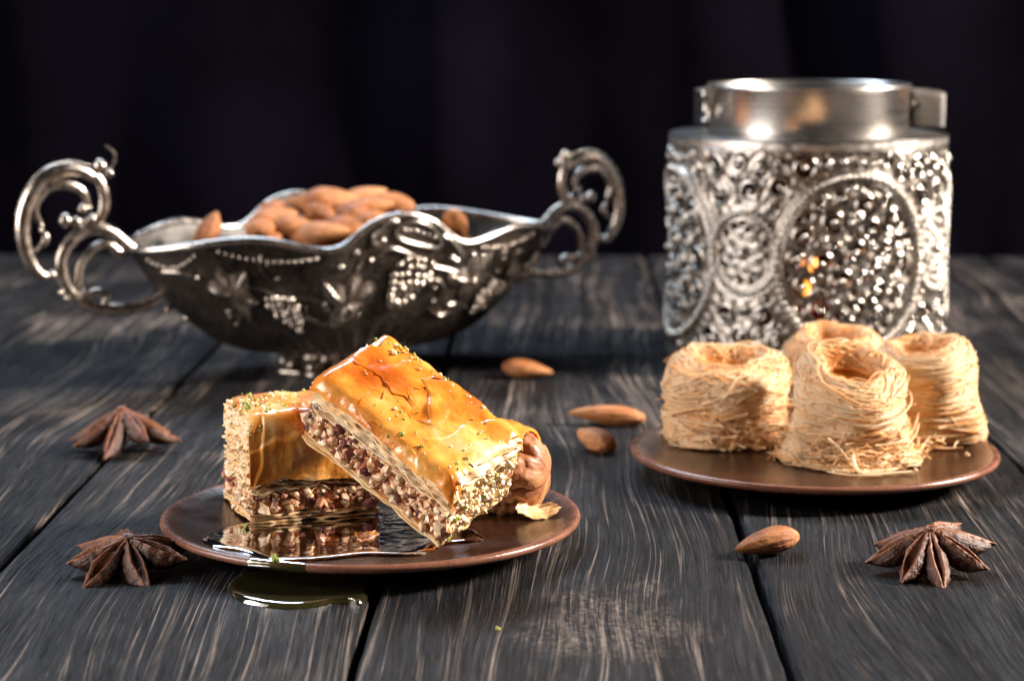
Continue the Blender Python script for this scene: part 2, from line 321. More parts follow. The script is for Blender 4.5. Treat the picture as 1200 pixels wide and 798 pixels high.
class MB:
    def __init__(s): s.v = []; s.q = []; s.t = []; s.a = []; s.n = 0
    def add(s, v, quads=None, tris=None, val=0.0):
        v = np.asarray(v, float).reshape(-1, 3); b = s.n
        s.v.append(v); s.n += len(v)
        s.a.append(np.broadcast_to(np.asarray(val, float), (len(v),)).copy())
        if quads is not None and len(quads): s.q.append(np.asarray(quads, int) + b)
        if tris is not None and len(tris): s.t.append(np.asarray(tris, int) + b)
    def ball(s, c, r, sub=2, val=0.0, scale=(1, 1, 1), rot=None):
        v, f = ICO[sub]; v = v * np.asarray(scale) * r
        if rot is not None: v = v @ np.array(rot).T
        s.add(v + np.asarray(c), tris=f, val=val)
    def grid(s, P, close_u=False, close_v=False, val=0.0, flip=False):
        nu, nv = P.shape[:2]
        I = np.arange(nu * nv).reshape(nu, nv)
        A = I if not close_u else np.vstack([I, I[:1]])
        A = A if not close_v else np.hstack([A, A[:, :1]])
        q = np.stack([A[:-1, :-1], A[1:, :-1], A[1:, 1:], A[:-1, 1:]], -1).reshape(-1, 4)
        if flip: q = q[:, ::-1]
        s.add(P.reshape(-1, 3), quads=q, val=val if np.ndim(val) == 0 else np.asarray(val).reshape(-1))
    def lathe(s, prof, seg=64, val=0.0, c=(0, 0, 0), caps=False):
        a = np.linspace(0, 2 * np.pi, seg, endpoint=False)
        pr = np.asarray(prof, float)
        P = np.stack([np.outer(np.cos(a), pr[:, 0]), np.outer(np.sin(a), pr[:, 0]), np.tile(pr[:, 1], (seg, 1))], -1) + np.asarray(c)
        s.grid(P, close_u=True, val=val)
    def strands(s, P, r, sides=4, ref=None, val=0.0, closed=False, taper=True, flat=1.0):
        """P [n,m,3]; r [n] or [n,m]; ref [n,m,3] outward vectors"""
        P = np.asarray(P, float); n, m, _ = P.shape
        r = np.asarray(r, float)
        if r.ndim == 0: r = np.full((n, m), float(r))
        elif r.ndim == 1: r = np.repeat(r[:, None], m, 1)
        if closed: T = np.roll(P, -1, 1) - np.roll(P, 1, 1)
        else: T = np.gradient(P, axis=1)
        T /= np.linalg.norm(T, axis=2, keepdims=True) + 1e-9
        if ref is None: ref = np.tile(np.array([0.13, 0.31, 0.94]), (n, m, 1))
        N = ref - (ref * T).sum(2, keepdims=True) * T; N /= np.linalg.norm(N, axis=2, keepdims=True) + 1e-9
        B = np.cross(T, N)
        k = np.linspace(0, 2 * np.pi, sides, endpoint=False)
        ring = (np.cos(k)[None, None, :, None] * N[:, :, None, :] * flat + np.sin(k)[None, None, :, None] * B[:, :, None, :])
        V = P[:, :, None, :] + ring * r[:, :, None, None]
        I = np.arange(n * m * sides).reshape(n, m, sides)
        if closed: A = np.concatenate([I, I[:, :1]], 1)
        else: A = I
        A = np.concatenate([A, A[:, :, :1]], 2)
        q = np.stack([A[:, :-1, :-1], A[:, 1:, :-1], A[:, 1:, 1:], A[:, :-1, 1:]], -1).reshape(-1, 4)[:, ::-1]
        vv = np.asarray(val, float)
        if vv.ndim == 1: vv = np.repeat(vv[:, None], m, 1)
        if vv.ndim == 2: vv = np.repeat(vv[:, :, None], sides, 2).reshape(-1)
        tris = None
        if not closed:
            c0 = np.stack([np.stack([I[:, 0, 0], I[:, 0, i], I[:, 0, i + 1]], -1) for i in range(1, sides - 1)], 1).reshape(-1, 3)
            c1 = np.stack([np.stack([I[:, -1, 0], I[:, -1, i + 1], I[:, -1, i]], -1) for i in range(1, sides - 1)], 1).reshape(-1, 3)
            tris = np.vstack([c0, c1])
        s.add(V, quads=q, tris=tris, val=vv)
    def tube(s, pts, r, sides=8, ref=None, val=0.0, closed=False, dense=0, flat=1.0):
        P = np.asarray(pts, float)
        if dense: P, r = smooth_path(P, dense, r, closed)
        rr = np.asarray(r, float)
        if ref is not None:
            ref = np.asarray(ref, float)
            ref = np.tile(ref, (1, len(P), 1)) if ref.ndim == 1 else ref[None]
        s.strands(P[None], rr[None] if rr.ndim else rr, sides, ref, val, closed, flat=flat)
    def chunks(s, C, sizes, vals, sub=1, rng=RNG, squash=(0.55, 1.0)):
        v, f = ICO[sub]
        for c, r, a in zip(C, sizes, vals):
            w = v * (1 + 0.30 * np.sin(v @ rng.normal(0, 2.6, 3) + rng.uniform(0, 6)))[:, None]
            w = w * rng.uniform(*squash, 3) * r
            Rm = np.array(Euler(rng.uniform(0, 6.3, 3)).to_matrix())
            s.add(w @ Rm.T + c, tris=f, val=a)
    def build(s, name, mat, parent=None, smooth=True, loc=None, rot=None, autosmooth=None):
        me = bpy.data.meshes.new(name)
        V = np.concatenate(s.v) * S
        q = np.concatenate(s.q) if s.q else np.zeros((0, 4), int); t = np.concatenate(s.t) if s.t else np.zeros((0, 3), int)
        me.vertices.add(len(V)); me.vertices.foreach_set('co', V.ravel().astype(np.float32))
        nl = len(q) * 4 + len(t) * 3; me.loops.add(nl)
        me.loops.foreach_set('vertex_index', np.concatenate([q.ravel(), t.ravel()]).astype(np.int32))
        npoly = len(q) + len(t); me.polygons.add(npoly)
        st = np.concatenate([np.arange(len(q)) * 4, len(q) * 4 + np.arange(len(t)) * 3]).astype(np.int32)
        me.polygons.foreach_set('loop_start', st)
        me.polygons.foreach_set('use_smooth', np.full(npoly, smooth))
        at = me.attributes.new('val', 'FLOAT', 'POINT'); at.data.foreach_set('value', np.concatenate(s.a).astype(np.float32))
        me.update(calc_edges=True); me.validate()
        me.materials.append(mat)
        o = bpy.data.objects.new(name, me); COL.objects.link(o)
        if parent: o.parent = parent
        if loc is not None: o.location = Vector(loc) * S
        if rot is not None: o.rotation_euler = rot
        return o

def smooth_path(P, k, r=None, closed=False):
    P = np.asarray(P, float); n = len(P)
    rr = np.asarray(r, float) if r is not None else np.array(1.0)
    X = np.hstack([P, (rr if rr.ndim else np.full(n, float(rr)))[:, None]])
    if closed: E = np.vstack([X[-1:], X, X[:2]])
    else: E = np.vstack([2 * X[0] - X[1], X, 2 * X[-1] - X[-2]])
    out = []
    for i in range(1, len(E) - 2):
        for t in np.linspace(0, 1, k, endpoint=False):
            a, b, c, d = E[i - 1:i + 3]
            out.append(0.5 * (2 * b + (c - a) * t + (2 * a - 5 * b + 4 * c - d) * t * t + (3 * b - a - 3 * c + d) * t ** 3))
    if not closed: out.append(X[-1])
    out = np.array(out); return out[:, :3], out[:, 3]

def fb(x, y, z=0.0, o=3):
    return noise.fractal(Vector((x, y, z)), 1.0, 2.0, o)
def fbv(X, Y, Z=0.0, o=3):
    X, Y = np.broadcast_arrays(X, Y); out = np.empty(X.shape)
    for i in np.ndindex(X.shape): out[i] = fb(X[i], Y[i], Z, o)
    return out

def thing(name, label, cat, loc=(0, 0, 0), rot=(0, 0, 0), group=None):
    o = bpy.data.objects.new(name, None); COL.objects.link(o); o.empty_display_size = 0.01
    o.location = Vector(loc) * S; o.rotation_euler = rot
    return tag(o, label, cat, group)
def tag(o, label, cat, group=None):
    o['label'] = label; o['category'] = cat
    if group: o['group'] = group
    return o
def stuff(o): o['kind'] = 'stuff'; return o

# ------------------------------------------------------------------ table and backdrop
def make_table():
    top = bpy.data.objects.new('tabletop', None); COL.objects.link(top); top['kind'] = 'structure'; top.empty_display_size = 0.01
    top.rotation_euler = (0, 0, R(-1.15))
    gaps = [-54.0, -41.6, -29.7, -17.85, -5.5, 6.45, 18.3, 30.4, 42.2, 54.3]
    y0, y1 = 30.0, 151.0
    for i in range(len(gaps) - 1):
        a, b = gaps[i] + 0.13, gaps[i + 1] - 0.13
        rr = 0.28
        prof = [(a + 0.02, -2.0), (a, -0.5)] + [(a + rr * (1 - math.cos(t)) * 0.8, -rr + rr * math.sin(t)) for t in np.linspace(0.2, math.pi / 2, 6)]
        prof += list(zip(np.linspace(a + rr * 1.1, b - rr * 1.1, 22), [0.0] * 22))
        prof += [(b - rr * (1 - math.cos(t)) * 0.8, -rr + rr * math.sin(t)) for t in np.linspace(math.pi / 2, 0.2, 6)] + [(b, -0.5), (b - 0.02, -2.0)]
        prof = np.array(prof)
        ys = np.linspace(y0, y1, 110)
        P = np.zeros((len(ys), len(prof), 3))
        for j, y in enumerate(ys):
            wob = 0.05 * noise.noise(Vector((i * 7.7, y * 0.22, 0))) + 0.03 * noise.noise(Vector((i * 3.1, y * 0.8, 4)))
            side = np.where(prof[:, 0] < (a + b) / 2, 1, -1) * (np.abs(prof[:, 0] - (a + b) / 2) > (b - a) / 2 - 0.6)
            P[j, :, 0] = prof[:, 0] + wob * side; P[j, :, 1] = y; P[j, :, 2] = prof[:, 1] - 0.008 * abs(wob) * 0
        P[0, :, 2] -= 0.0
        mb = MB(); mb.grid(P, flip=True)
        nv = len(prof)
        for j, fl in ((0, False), (len(ys) - 1, True)):
            mb.add(P[j], tris=[(0, k + 1, k) if not fl else (0, k, k + 1) for k in range(1, nv - 1)])
        mb.build('plank', M['wood'], top)
    # dark batten below the boards closes the gaps
    mb = MB(); z = -2.6
    v = [(x, y, zz) for x in (-54, 54) for y in (y0, y1 - 0.6) for zz in (z, -2.02)]
    mb.add(v, quads=[(0, 1, 3, 2), (4, 6, 7, 5), (0, 4, 5, 1), (2, 3, 7, 6), (0, 2, 6, 4), (1, 5, 7, 3)])
    mb.build('batten', M['wood'], top, smooth=False)
make_table()

def make_backdrop():
    xs = np.linspace(-75, 75, 220); zs = np.linspace(-35, 46, 60)
    P = np.zeros((len(xs), len(zs), 3))
    for i, x in enumerate(xs):
        for j, z in enumerate(zs):
            w = x + 0.10 * (z - 10) * math.sin(x * 0.09)
            f = 2.6 * math.sin(w * 0.36 + 1.5 * noise.noise(Vector((w * 0.07, z * 0.02, 0)))) * (0.55 + 0.6 * noise.noise(Vector((w * 0.06, 0.3, 2)))) + 2.4 * noise.noise(Vector((w * 0.16, z * 0.035, 1)))
            P[i, j] = (x, 168 + f, z)
    mb = MB(); mb.grid(P, flip=True)
    o = mb.build('backdrop_cloth', M['cloth']); o['kind'] = 'structure'
    sol = o.modifiers.new('thickness', 'SOLIDIFY'); sol.thickness = 0.002; sol.offset = 0
make_backdrop()

# ------------------------------------------------------------------ plates
PLATE = [(0, 0.74), (2.0, 0.74), (4.0, 0.75), (5.6, 0.78), (6.2, 0.84), (6.55, 0.93), (6.72, 0.99), (6.82, 1.02), (6.92, 1.02), (7.0, 0.98), (7.03, 0.90), (7.0, 0.81), (6.9, 0.74), (6.5, 0.64), (5.9, 0.50), (5.2, 0.30), (4.8, 0.12), (4.7, 0.02), (4.55, 0.0), (4.3, 0.02), (4.2, 0.12), (0, 0.14)]
def make_plate(loc, label):
    mb = MB(); mb.lathe(PLATE[1:-1], 128)
    for idx, r_z, up in ((0, PLATE[0], True), (1, PLATE[-1], False)):
        ring = PLATE[1] if up else PLATE[-2]
        a = np.linspace(0, 2 * np.pi, 128, endpoint=False)
        v = [(0, 0, r_z[1])] + [(ring[0] * math.cos(k), ring[0] * math.sin(k), ring[1]) for k in a]
        mb.add(v, tris=[(0, 1 + k, 1 + (k + 1) % 128) if up else (0, 1 + (k + 1) % 128, 1 + k) for k in range(128)])
    return tag(mb.build('clay_plate', M['clay'], loc=loc), label, 'plate')
PL = (-4.73, 69.92); PR = (11.59, 80.4)
make_plate((*PL, 0), 'brown glazed clay plate wet with syrup under the baklava')
make_plate((*PR, 0), 'dry brown clay plate carrying the four shredded pastry nests')

# ------------------------------------------------------------------ syrup
def puddle(name, outline, base, h, mat, label, inset=0.28, res=0.10, ground=None):
    """domed sheet of liquid with a rounded meniscus; outline in plan (cm)"""
    P, _ = smooth_path(np.array([(x, y, 0) for x, y in outline], float), 10, closed=True)
    c = P.mean(0); n = len(P)
    ring = []
    prof = [(1.0, 0.0), (0.992, 0.30), (0.975, 0.62), (0.95, 0.88), (0.92, 1.0), (0.86, 0.98), (0.75, 0.92), (0.55, 0.88), (0.3, 0.86), (0.1, 0.86)]
    g = ground or (lambda x, y: base)
    for s_, hz in prof:
        Q = c + (P - c) * s_
        ring.append([(q[0], q[1], g(q[0], q[1]) + h * hz) for q in Q])
    G = np.array(ring)
    mb = MB(); mb.grid(G, close_v=True)
    mb.add(np.vstack([[(c[0], c[1], g(c[0], c[1]) + h * 0.86)], G[-1]]), tris=[(0, 1 + k, 1 + (k + 1) % n) for k in range(n)])
    B = G[0].copy(); B[:, 2] -= 0.004
    low = np.array([[(c[0] + (q[0] - c[0]) * s_, c[1] + (q[1] - c[1]) * s_, g(c[0] + (q[0] - c[0]) * s_, c[1] + (q[1] - c[1]) * s_) + 0.004) for q in P] for s_ in (1.0, 0.75, 0.5, 0.25, 0.1)])
    mb.grid(low, close_v=True, flip=True)
    mb.add(np.vstack([[(c[0], c[1], g(c[0], c[1]) + 0.004)], low[-1]]), tris=[(0, 1 + (k + 1) % n, 1 + k) for k in range(n)])
    return tag(mb.build(name, mat), label, 'syrup')
pr = np.array(PLATE[:9]);
def plate_z(x, y): return float(np.interp(math.hypot(x - PL[0], y - PL[1]), pr[:, 0], pr[:, 1])) + 0.004
def ell(cx, cy, pts): return [(cx + r * math.cos(R(a)), cy + r * math.sin(R(a))) for a, r in pts]
puddle('syrup_pool', ell(*PL, [(172, 2.6), (186, 3.9), (198, 5.2), (208, 6.0), (220, 6.25), (232, 5.9), (246, 6.3), (258, 5.6), (272, 4.9), (290, 5.2), (306, 4.4), (322, 4.8), (338, 3.9), (0, 2.4), (60, 1.4), (120, 1.6)]),
       0.78, 0.10, M['syrup'], 'pool of amber syrup spread round the baklava on the brown plate', ground=plate_z)
puddle('syrup_puddle', [(-8.85, 64.35), (-8.5, 63.0), (-7.7, 62.15), (-6.7, 61.75), (-5.9, 61.95), (-5.4, 62.35), (-4.95, 62.4), (-4.6, 62.2), (-4.42, 62.6), (-4.38, 63.2), (-4.30, 64.0), (-4.5, 65.2), (-5.5, 66.0), (-7.2, 66.1), (-8.4, 65.5)],
       0.0, 0.17, M['syrup_t'], 'clear yellowish syrup puddle dripped on the dark planks below the plate', ground=lambda x, y: 0.006)
def make_drip():
    a = np.linspace(R(241), R(257), 30); prof = [(6.35, 0.90), (6.6, 0.955), (6.76, 1.01), (6.9, 1.028), (7.0, 0.99), (7.035, 0.91), (7.02, 0.82), (6.94, 0.74), (6.8, 0.68), (6.72, 0.60), (6.70, 0.3), (6.70, 0.02)]
    mb = MB(); outer = []; inner = []
    for i, t in enumerate(a):
        e = math.sin(math.pi * i / 29) ** 0.4; w = 0.022 * e * (1 + 0.4 * noise.noise(Vector((i * 0.3, 0, 0))))
        outer.append([(PL[0] + (r + w * 0.8) * math.cos(t), PL[1] + (r + w * 0.8) * math.sin(t), z + w) for r, z in prof])
        inner.append([(PL[0] + r * math.cos(t), PL[1] + r * math.sin(t), z + 0.004) for r, z in prof])
    mb.grid(np.array(outer)[:, :9]); mb.grid(np.array(inner)[:, :9], flip=True)
    tag(mb.build('syrup_drip', M['syrup_t']), 'thin syrup drip running over the edge of the brown plate', 'syrup')
make_drip()

# ------------------------------------------------------------------ baklava
def slab_sheet(L, W, z, th, seed, rag=0.10, wave=0.05, nx=44, ny=30, droop=0.0, val=0.4, y_off=0.0, x_off=0.0):
    """one thin sheet of phyllo: wavy, with ragged edges"""
    mb = MB()
    us = np.linspace(-1, 1, nx); vs_ = np.linspace(-1, 1, ny)
    T = np.zeros((nx, ny, 3)); B = np.zeros((nx, ny, 3)); A = np.zeros((nx, ny))
    for i, u in enumerate(us):
        for j, v in enumerate(vs_):
            ex = L / 2 + rag * fb(v * 2.2 + seed * 3.1, 7.3 + (u > 0) * 5, seed) * 1.0
            ey = W / 2 + rag * fb(u * 2.8 + seed * 1.7, 3.9 + (v > 0) * 5, seed)
            x, y = u * ex + x_off, v * ey + y_off
            d = min((1 - abs(u)) * L / 2, (1 - abs(v)) * W / 2)
            edge = max(0, 1 - d / 0.45)
            zz = z + wave * fb(x * 0.9 + seed, y * 0.9, seed * 0.7) + edge * wave * 1.5 * fb(x * 2.6, y * 2.6 + seed, 1) - droop * edge ** 2
            T[i, j] = (x, y, zz + th / 2); B[i, j] = (x, y, zz - th / 2)
            A[i, j] = val + 0.25 * fb(x * 1.4 + seed, y * 1.4, 3)
    mb.grid(T, val=A); mb.grid(B, flip=True, val=A)
    def rim(a, b, va): mb.grid(np.stack([a, b], 0), val=np.stack([va, va], 0))
    rim(B[:, 0], T[:, 0], A[:, 0]); rim(T[:, -1], B[:, -1], A[:, -1]); rim(T[0], B[0], A[0]); rim(B[-1], T[-1], A[-1])
    return mb

def drape(L, W, ztop, dfront, dback, dend, seed, th=0.06, nx=90, ny=90, rc=0.42, wr=0.09, rag=0.10, cover=(-1, 1, 0, 1), lift=0.0, base=0.35, creases=()):
    """glazed top sheet bent down over the long edges: path across the width, extruded along the length.
    cover = (u0, u1, s0, s1) part of the sheet that is present, with a ragged outline"""
    mb = MB()
    hw = W / 2
    segs = [('l', dback), ('a', rc * math.pi / 2), ('t', W - 2 * rc), ('a', rc * math.pi / 2), ('l', dfront)]
    tot = sum(s_[1] for s_ in segs)
    def path(s_):
        d = s_ * tot
        if d < dback: return (hw, ztop - rc - (dback - d)), (1, 0)
        d -= dback
        if d < rc * math.pi / 2:
            k = d / rc; return (hw - rc + rc * math.cos(k), ztop - rc + rc * math.sin(k)), (math.cos(k), math.sin(k))
        d -= rc * math.pi / 2
        if d < W - 2 * rc: return (hw - rc - d, ztop), (0, 1)
        d -= W - 2 * rc
        if d < rc * math.pi / 2:
            k = d / rc; return (-hw + rc - rc * math.sin(k), ztop - rc + rc * math.cos(k)), (-math.sin(k), math.cos(k))
        d -= rc * math.pi / 2
        return (-hw, ztop - rc - d), (-1, 0)
    u0, u1, s0, s1 = cover
    T = np.zeros((nx, ny, 3)); B = np.zeros((nx, ny, 3)); A = np.zeros((nx, ny))
    for i in range(nx):
        for j in range(ny):
            a, b = i / (nx - 1), j / (ny - 1)
            ru0 = u0 + rag * fb(b * 2.2 + seed, 1.1, seed); ru1 = u1 + rag * fb(b * 2.2 + seed, 5.1, seed)
            rs0 = s0 + rag * 0.5 * fb(a * 2.6 + seed, 8.1, seed); rs1 = s1 + rag * 0.5 * fb(a * 2.6 + seed, 2.6, seed)
            u = ru0 + (ru1 - ru0) * a; s_ = min(1, max(0, rs0 + (rs1 - rs0) * b))
            (y, z), (ny_, nz_) = path(s_)
            x = u * L / 2
            # ends sag
            e = max(0, abs(u) - (1 - 2 * rc / L)) / (2 * rc / L)
            z -= dend * e ** 2 * (1 if z > ztop - rc else 0.4)
            w = wr * (fb(x * 0.75 + seed, s_ * 3.2, seed) + 0.25 * fb(x * 1.9 + seed * 2, s_ * 5.0, 2)) + 0.35 * wr * abs(fb(x * 1.1 + s_ * 3 + seed, s_ * 4 - x, 4))
            w += lift
            ca = 0.0
            for (cu, cs, cc_, ch, cv) in creases:
                dd = (cu * u + cs * (s_ - 0.5) * 2 - cc_ + 0.16 * fb(u * 1.6 + seed + cc_ * 9, s_ * 2.6, 7)) 
                if dd > 0: w += ch * min(1, dd / 0.035) * math.exp(-dd / 0.55); ca += cv * min(1, dd / 0.03) * math.exp(-dd / 0.8)
            edge = min(a, 1 - a, b, 1 - b)
            if edge < 0.05: w += lift * 0.8 * (1 - edge / 0.05) * max(0, fb(a * 6, b * 6, seed))
            T[i, j] = (x, y + ny_ * (w + th), z + nz_ * (w + th)); B[i, j] = (x, y + ny_ * w, z + nz_ * w)
            A[i, j] = base + 0.75 * fb(x * 0.6 + seed, s_ * 2.5, 5) + ca - 0.16 * max(0.0, min(1.0, (ztop - z) / rc))
    mb.grid(T, val=A, flip=False); mb.grid(B, flip=True, val=A)
    def rim(a, b, va): mb.grid(np.stack([a, b], 0), val=np.stack([va, va], 0))
    rim(B[:, 0], T[:, 0], A[:, 0]); rim(T[:, -1], B[:, -1], A[:, -1]); rim(T[0], B[0], A[0]); rim(B[-1], T[-1], A[-1])
    return mb

def filling(L, W, z0, z1, n, seed, sizes=(0.03, 0.34), pale_end=False):
    rng = np.random.default_rng(seed)
    mb = MB()
    # packed core
    nx, ny, nz = 40, 28, 8
    def face(f, nu, nv):
        P = np.zeros((nu, nv, 3))
        for i in range(nu):
            for j in range(nv):
                p = np.array(f(i / (nu - 1), j / (nv - 1)))
                P[i, j] = p + 0.10 * np.array([fb(p[0] * 3, p[1] * 3, p[2] * 3 + k * 9) for k in range(3)])
        return P
    hx, hy = L / 2 - 0.10, W / 2 - 0.10
    for f, nu, nv in ((lambda a, b: (-hx + 2 * hx * a, -hy, z0 + (z1 - z0) * b), nx, nz), (lambda a, b: (hx - 2 * hx * a, hy, z0 + (z1 - z0) * b), nx, nz),
                      (lambda a, b: (hx, -hy + 2 * hy * a, z0 + (z1 - z0) * b), ny, nz), (lambda a, b: (-hx, hy - 2 * hy * a, z0 + (z1 - z0) * b), ny, nz)):
        P = face(f, nu, nv); mb.grid(P, val=0.34 + 0.36 * rng.random((nu, nv)))
    C = []; 
    per = 2 * (L + W)
    for k in range(n):
        d = rng.uniform(0, per); z = rng.uniform(z0 + 0.03, z1 - 0.03); dep = rng.uniform(-0.10, 0.10)
        if d < L: c = (-L / 2 + d, -W / 2 - dep + 0.10, z)
        elif d < L + W: c = (L / 2 + dep - 0.10, -W / 2 + d - L, z)
        elif d < 2 * L + W: c = (L / 2 - (d - L - W), W / 2 + dep - 0.10, z)
        else: c = (-L / 2 - dep + 0.10, W / 2 - (d - 2 * L - W), z)
        C.append(c)
    C = np.array(C)
    sz = sizes[0] + (sizes[1] - sizes[0]) * rng.beta(0.9, 2.9, n)
    va = np.clip(rng.choice([0.04, 0.2, 0.42, 0.6, 0.78, 0.92], n, p=[0.10, 0.09, 0.15, 0.22, 0.25, 0.19]) + rng.normal(0, 0.05, n), 0, 1)
    if pale_end: va = np.where(C[:, 0] > L / 2 - 0.35, np.clip(va * 0.5 + 0.48, 0, 1), va)
    mb.chunks(C, sz, va, 1, rng)
    return mb

def crumbs(pts, sizes, vals, seed):
    mb = MB(); mb.chunks(pts, sizes, vals, 1, np.random.default_rng(seed)); return mb

def baklava(label, loc, rot, L, W, T, zn0, zn1, dfront, seed, flakes, sprinkle, nfill, pale_end=False, cr_base=0.52, creases=(), rc=0.42):
    root = thing('baklava', label, 'baklava', loc, rot, 'baklava pieces on the plate')
    rng = np.random.default_rng(seed)
    # bottom sheets
    n = max(3, int(zn0 / 0.11))
    for k in range(n):
        z = 0.05 + k * (zn0 - 0.05) / n
        slab_sheet(L, W, z, 0.07, seed + k, rag=0.13, wave=0.03, val=0.42 + 0.25 * rng.random(), ).build('phyllo_sheet', M['phyllo'], root)
    stuff(filling(L, W, zn0 - 0.04, zn1 + 0.05, nfill, seed + 40, pale_end=pale_end).build('nut_filling', M['nuts'], root, smooth=False))
    top = T - 0.16
    n = max(5, int((top - zn1) / 0.115))
    for k in range(n):
        z = zn1 + 0.05 + k * (top - zn1 - 0.05) / n
        slab_sheet(L - 0.04, W - 0.05, z, 0.06, seed + 20 + k, rag=0.20, wave=0.085, droop=0.16 * k / n, val=0.02 + 0.30 * rng.random(), nx=64, ny=40).build('phyllo_sheet', M['phyllo'], root)
    drape(L + 0.02, W + 0.04, T - 0.10, dfront, 0.25, 0.22, seed + 60, base=cr_base, creases=creases, rc=rc, nx=130, ny=120).build('glazed_crust', M['crust'], root)
    for q, (cov, lift, b) in enumerate(flakes):
        drape(L + 0.04, W + 0.08, T - 0.10, dfront + 0.05, 0.3, 0.22, seed + 60, th=0.03, nx=50, ny=50, cover=cov, lift=lift, base=b, rag=0.16, rc=rc).build('crust_flake', M['crust'], root)
    # pistachio sprinkle
    pts, sz, va = [], [], []
    for (x, y, sx, sy, cnt, big) in sprinkle:
        for k in range(cnt):
            px, py = rng.normal(x, sx), rng.normal(y, sy)
            px = max(-L / 2 + 0.05, min(L / 2 - 0.05, px)); py = max(-W / 2 - 0.05, min(W / 2 - 0.05, py))
            ed = max(0.0, abs(py) - (W / 2 - 0.42)); 
            pts.append((px, py, T + 0.02 - (0.42 - math.sqrt(max(0.0, 0.42 ** 2 - ed ** 2))) - 0.22 * (max(0.0, abs(px) - L / 2 + rc) / rc) ** 2 + rng.uniform(-0.04, 0.02))); sz.append(rng.uniform(0.035, big)); va.append(rng.choice([0.08, 0.26, 0.5, 0.85, 0.95], p=[0.28, 0.27, 0.15, 0.15, 0.15]))
    stuff(crumbs(pts, sz, va, seed + 90).build('pistachio_sprinkle', M['pist'], root))
    return root

# upright piece at the plate's left
bl = baklava('upright baklava piece with glossy side, standing flat on the plate', (-7.25, 71.41, 0.86), (0, 0, 0.343), 4.4, 4.0, 3.72, 0.36, 0.95, 1.75, 11,
        [((-0.95, 0.75, 0.62, 0.93), 0.05, 0.42), ((-0.3, 0.97, 0.50, 0.86), 0.08, 0.55), ((-0.97, 0.2, 0.30, 0.62), 0.06, 0.50)],
        [(-1.4, -0.2, 0.6, 1.2, 60, 0.13), (0.2, 0.6, 1.2, 0.9, 50, 0.11), (-1.9, -1.0, 0.2, 0.6, 18, 0.12), (0.6, -1.6, 0.6, 0.25, 8, 0.10)], 800,
        cr_base=0.40, creases=[(0.9, 0.4, -0.55, 0.07, -0.22), (0.3, 1.0, 0.35, 0.06, 0.16), (-0.5, 1.0, 0.62, 0.05, -0.14), (0.2, 1.0, 0.92, 0.06, -0.20)], rc=0.5)
# leaning piece
ROT_R = (0.3973, 0.5154, -0.5394); LR_, WR_, TR_ = 6.0, 3.4, 3.0
cc = Vector((-3.21, 67.2, 4.18)) + Euler(ROT_R).to_matrix() @ Vector((0, 0, -TR_ / 2))
br = baklava('tilted baklava piece leaning with chopped nut filling exposed', cc, ROT_R, LR_, WR_, TR_, 0.38, 1.62, 0.0, 31,
        [((-0.97, 0.35, 0.70, 0.95), 0.045, 0.42), ((-0.35, 0.97, 0.66, 0.92), 0.085, 0.34), ((0.30, 0.985, 0.30, 0.90), 0.06, 0.38), ((-0.6, 0.55, 0.34, 0.70), 0.05, 0.62), ((-0.9, -0.1, 0.22, 0.60), 0.09, 0.66)],
        [(-2.0, 1.2, 0.7, 0.3, 20, 0.09), (0.0, 1.5, 1.6, 0.12, 34, 0.10), (-0.4, -1.0, 0.5, 0.35, 12, 0.14), (0.6, -1.4, 0.7, 0.2, 6, 0.15), (0.3, 0.1, 1.5, 0.9, 26, 0.05), (2.2, -1.1, 0.4, 0.4, 8, 0.10)], 1800, True, 0.62,
        creases=[(0.75, 0.7, -0.52, 0.05, 0.06), (0.9, -0.5, 0.02, 0.05, -0.16), (1.0, 0.25, 0.50, 0.06, -0.20)], rc=0.42)

# pistachio crumbs stuck on the lower end of the leaning piece
def end_crumbs():
    rng = np.random.default_rng(5); L, W, T = LR_, WR_, TR_
    pts = [(L / 2 + rng.uniform(-0.05, 0.08), rng.uniform(-W / 2 + 0.1, W / 2 - 0.1), rng.uniform(0.15, 2.3)) for _ in range(230)]
    va = np.clip(rng.choice([0.25, 0.5, 0.8, 0.95], 230, p=[0.06, 0.14, 0.40, 0.40]) + rng.normal(0, 0.05, 230), 0, 1)
    stuff(crumbs(pts, 0.04 + 0.16 * rng.beta(1, 2, 230), va, 6).build('crumb_coating', M['pist'], br, smooth=False))
    # large pale nut pieces on the long side
    C = [(-1.9, -W / 2 - 0.02, 1.25), (0.35, -W / 2 - 0.04, 1.05), (0.75, -W / 2 - 0.05, 0.85), (-0.6, -W / 2 - 0.03, 0.8), (-2.4, -W / 2 - 0.02, 0.8), (1.7, -W / 2 - 0.04, 0.5), (2.3, -W / 2 - 0.03, 0.4)]
    for c, r in zip(C, (0.22, 0.26, 0.24, 0.18, 0.2, 0.2, 0.18)):
        mb = MB(); mb.chunks([c], [r], [0.84 + rng.uniform(-0.1, 0.1)], 2, rng, (0.5, 1.1)); mb.build('walnut_piece', M['nuts'], br)
    # crumbly end of the upright piece
    pts = [(-2.2 + rng.uniform(-0.08, 0.06), rng.uniform(-1.9, 1.9), rng.uniform(0.1, 3.5)) for _ in range(80)]
    va = np.clip(rng.choice([0.25, 0.55, 0.8, 0.95], 80, p=[0.08, 0.16, 0.38, 0.38]) + rng.normal(0, 0.05, 80), 0, 1)
    stuff(crumbs(pts, 0.03 + 0.12 * rng.beta(1, 2, 80), va, 8).build('crumb_coating', M['pist'], bl, smooth=False))
end_crumbs()

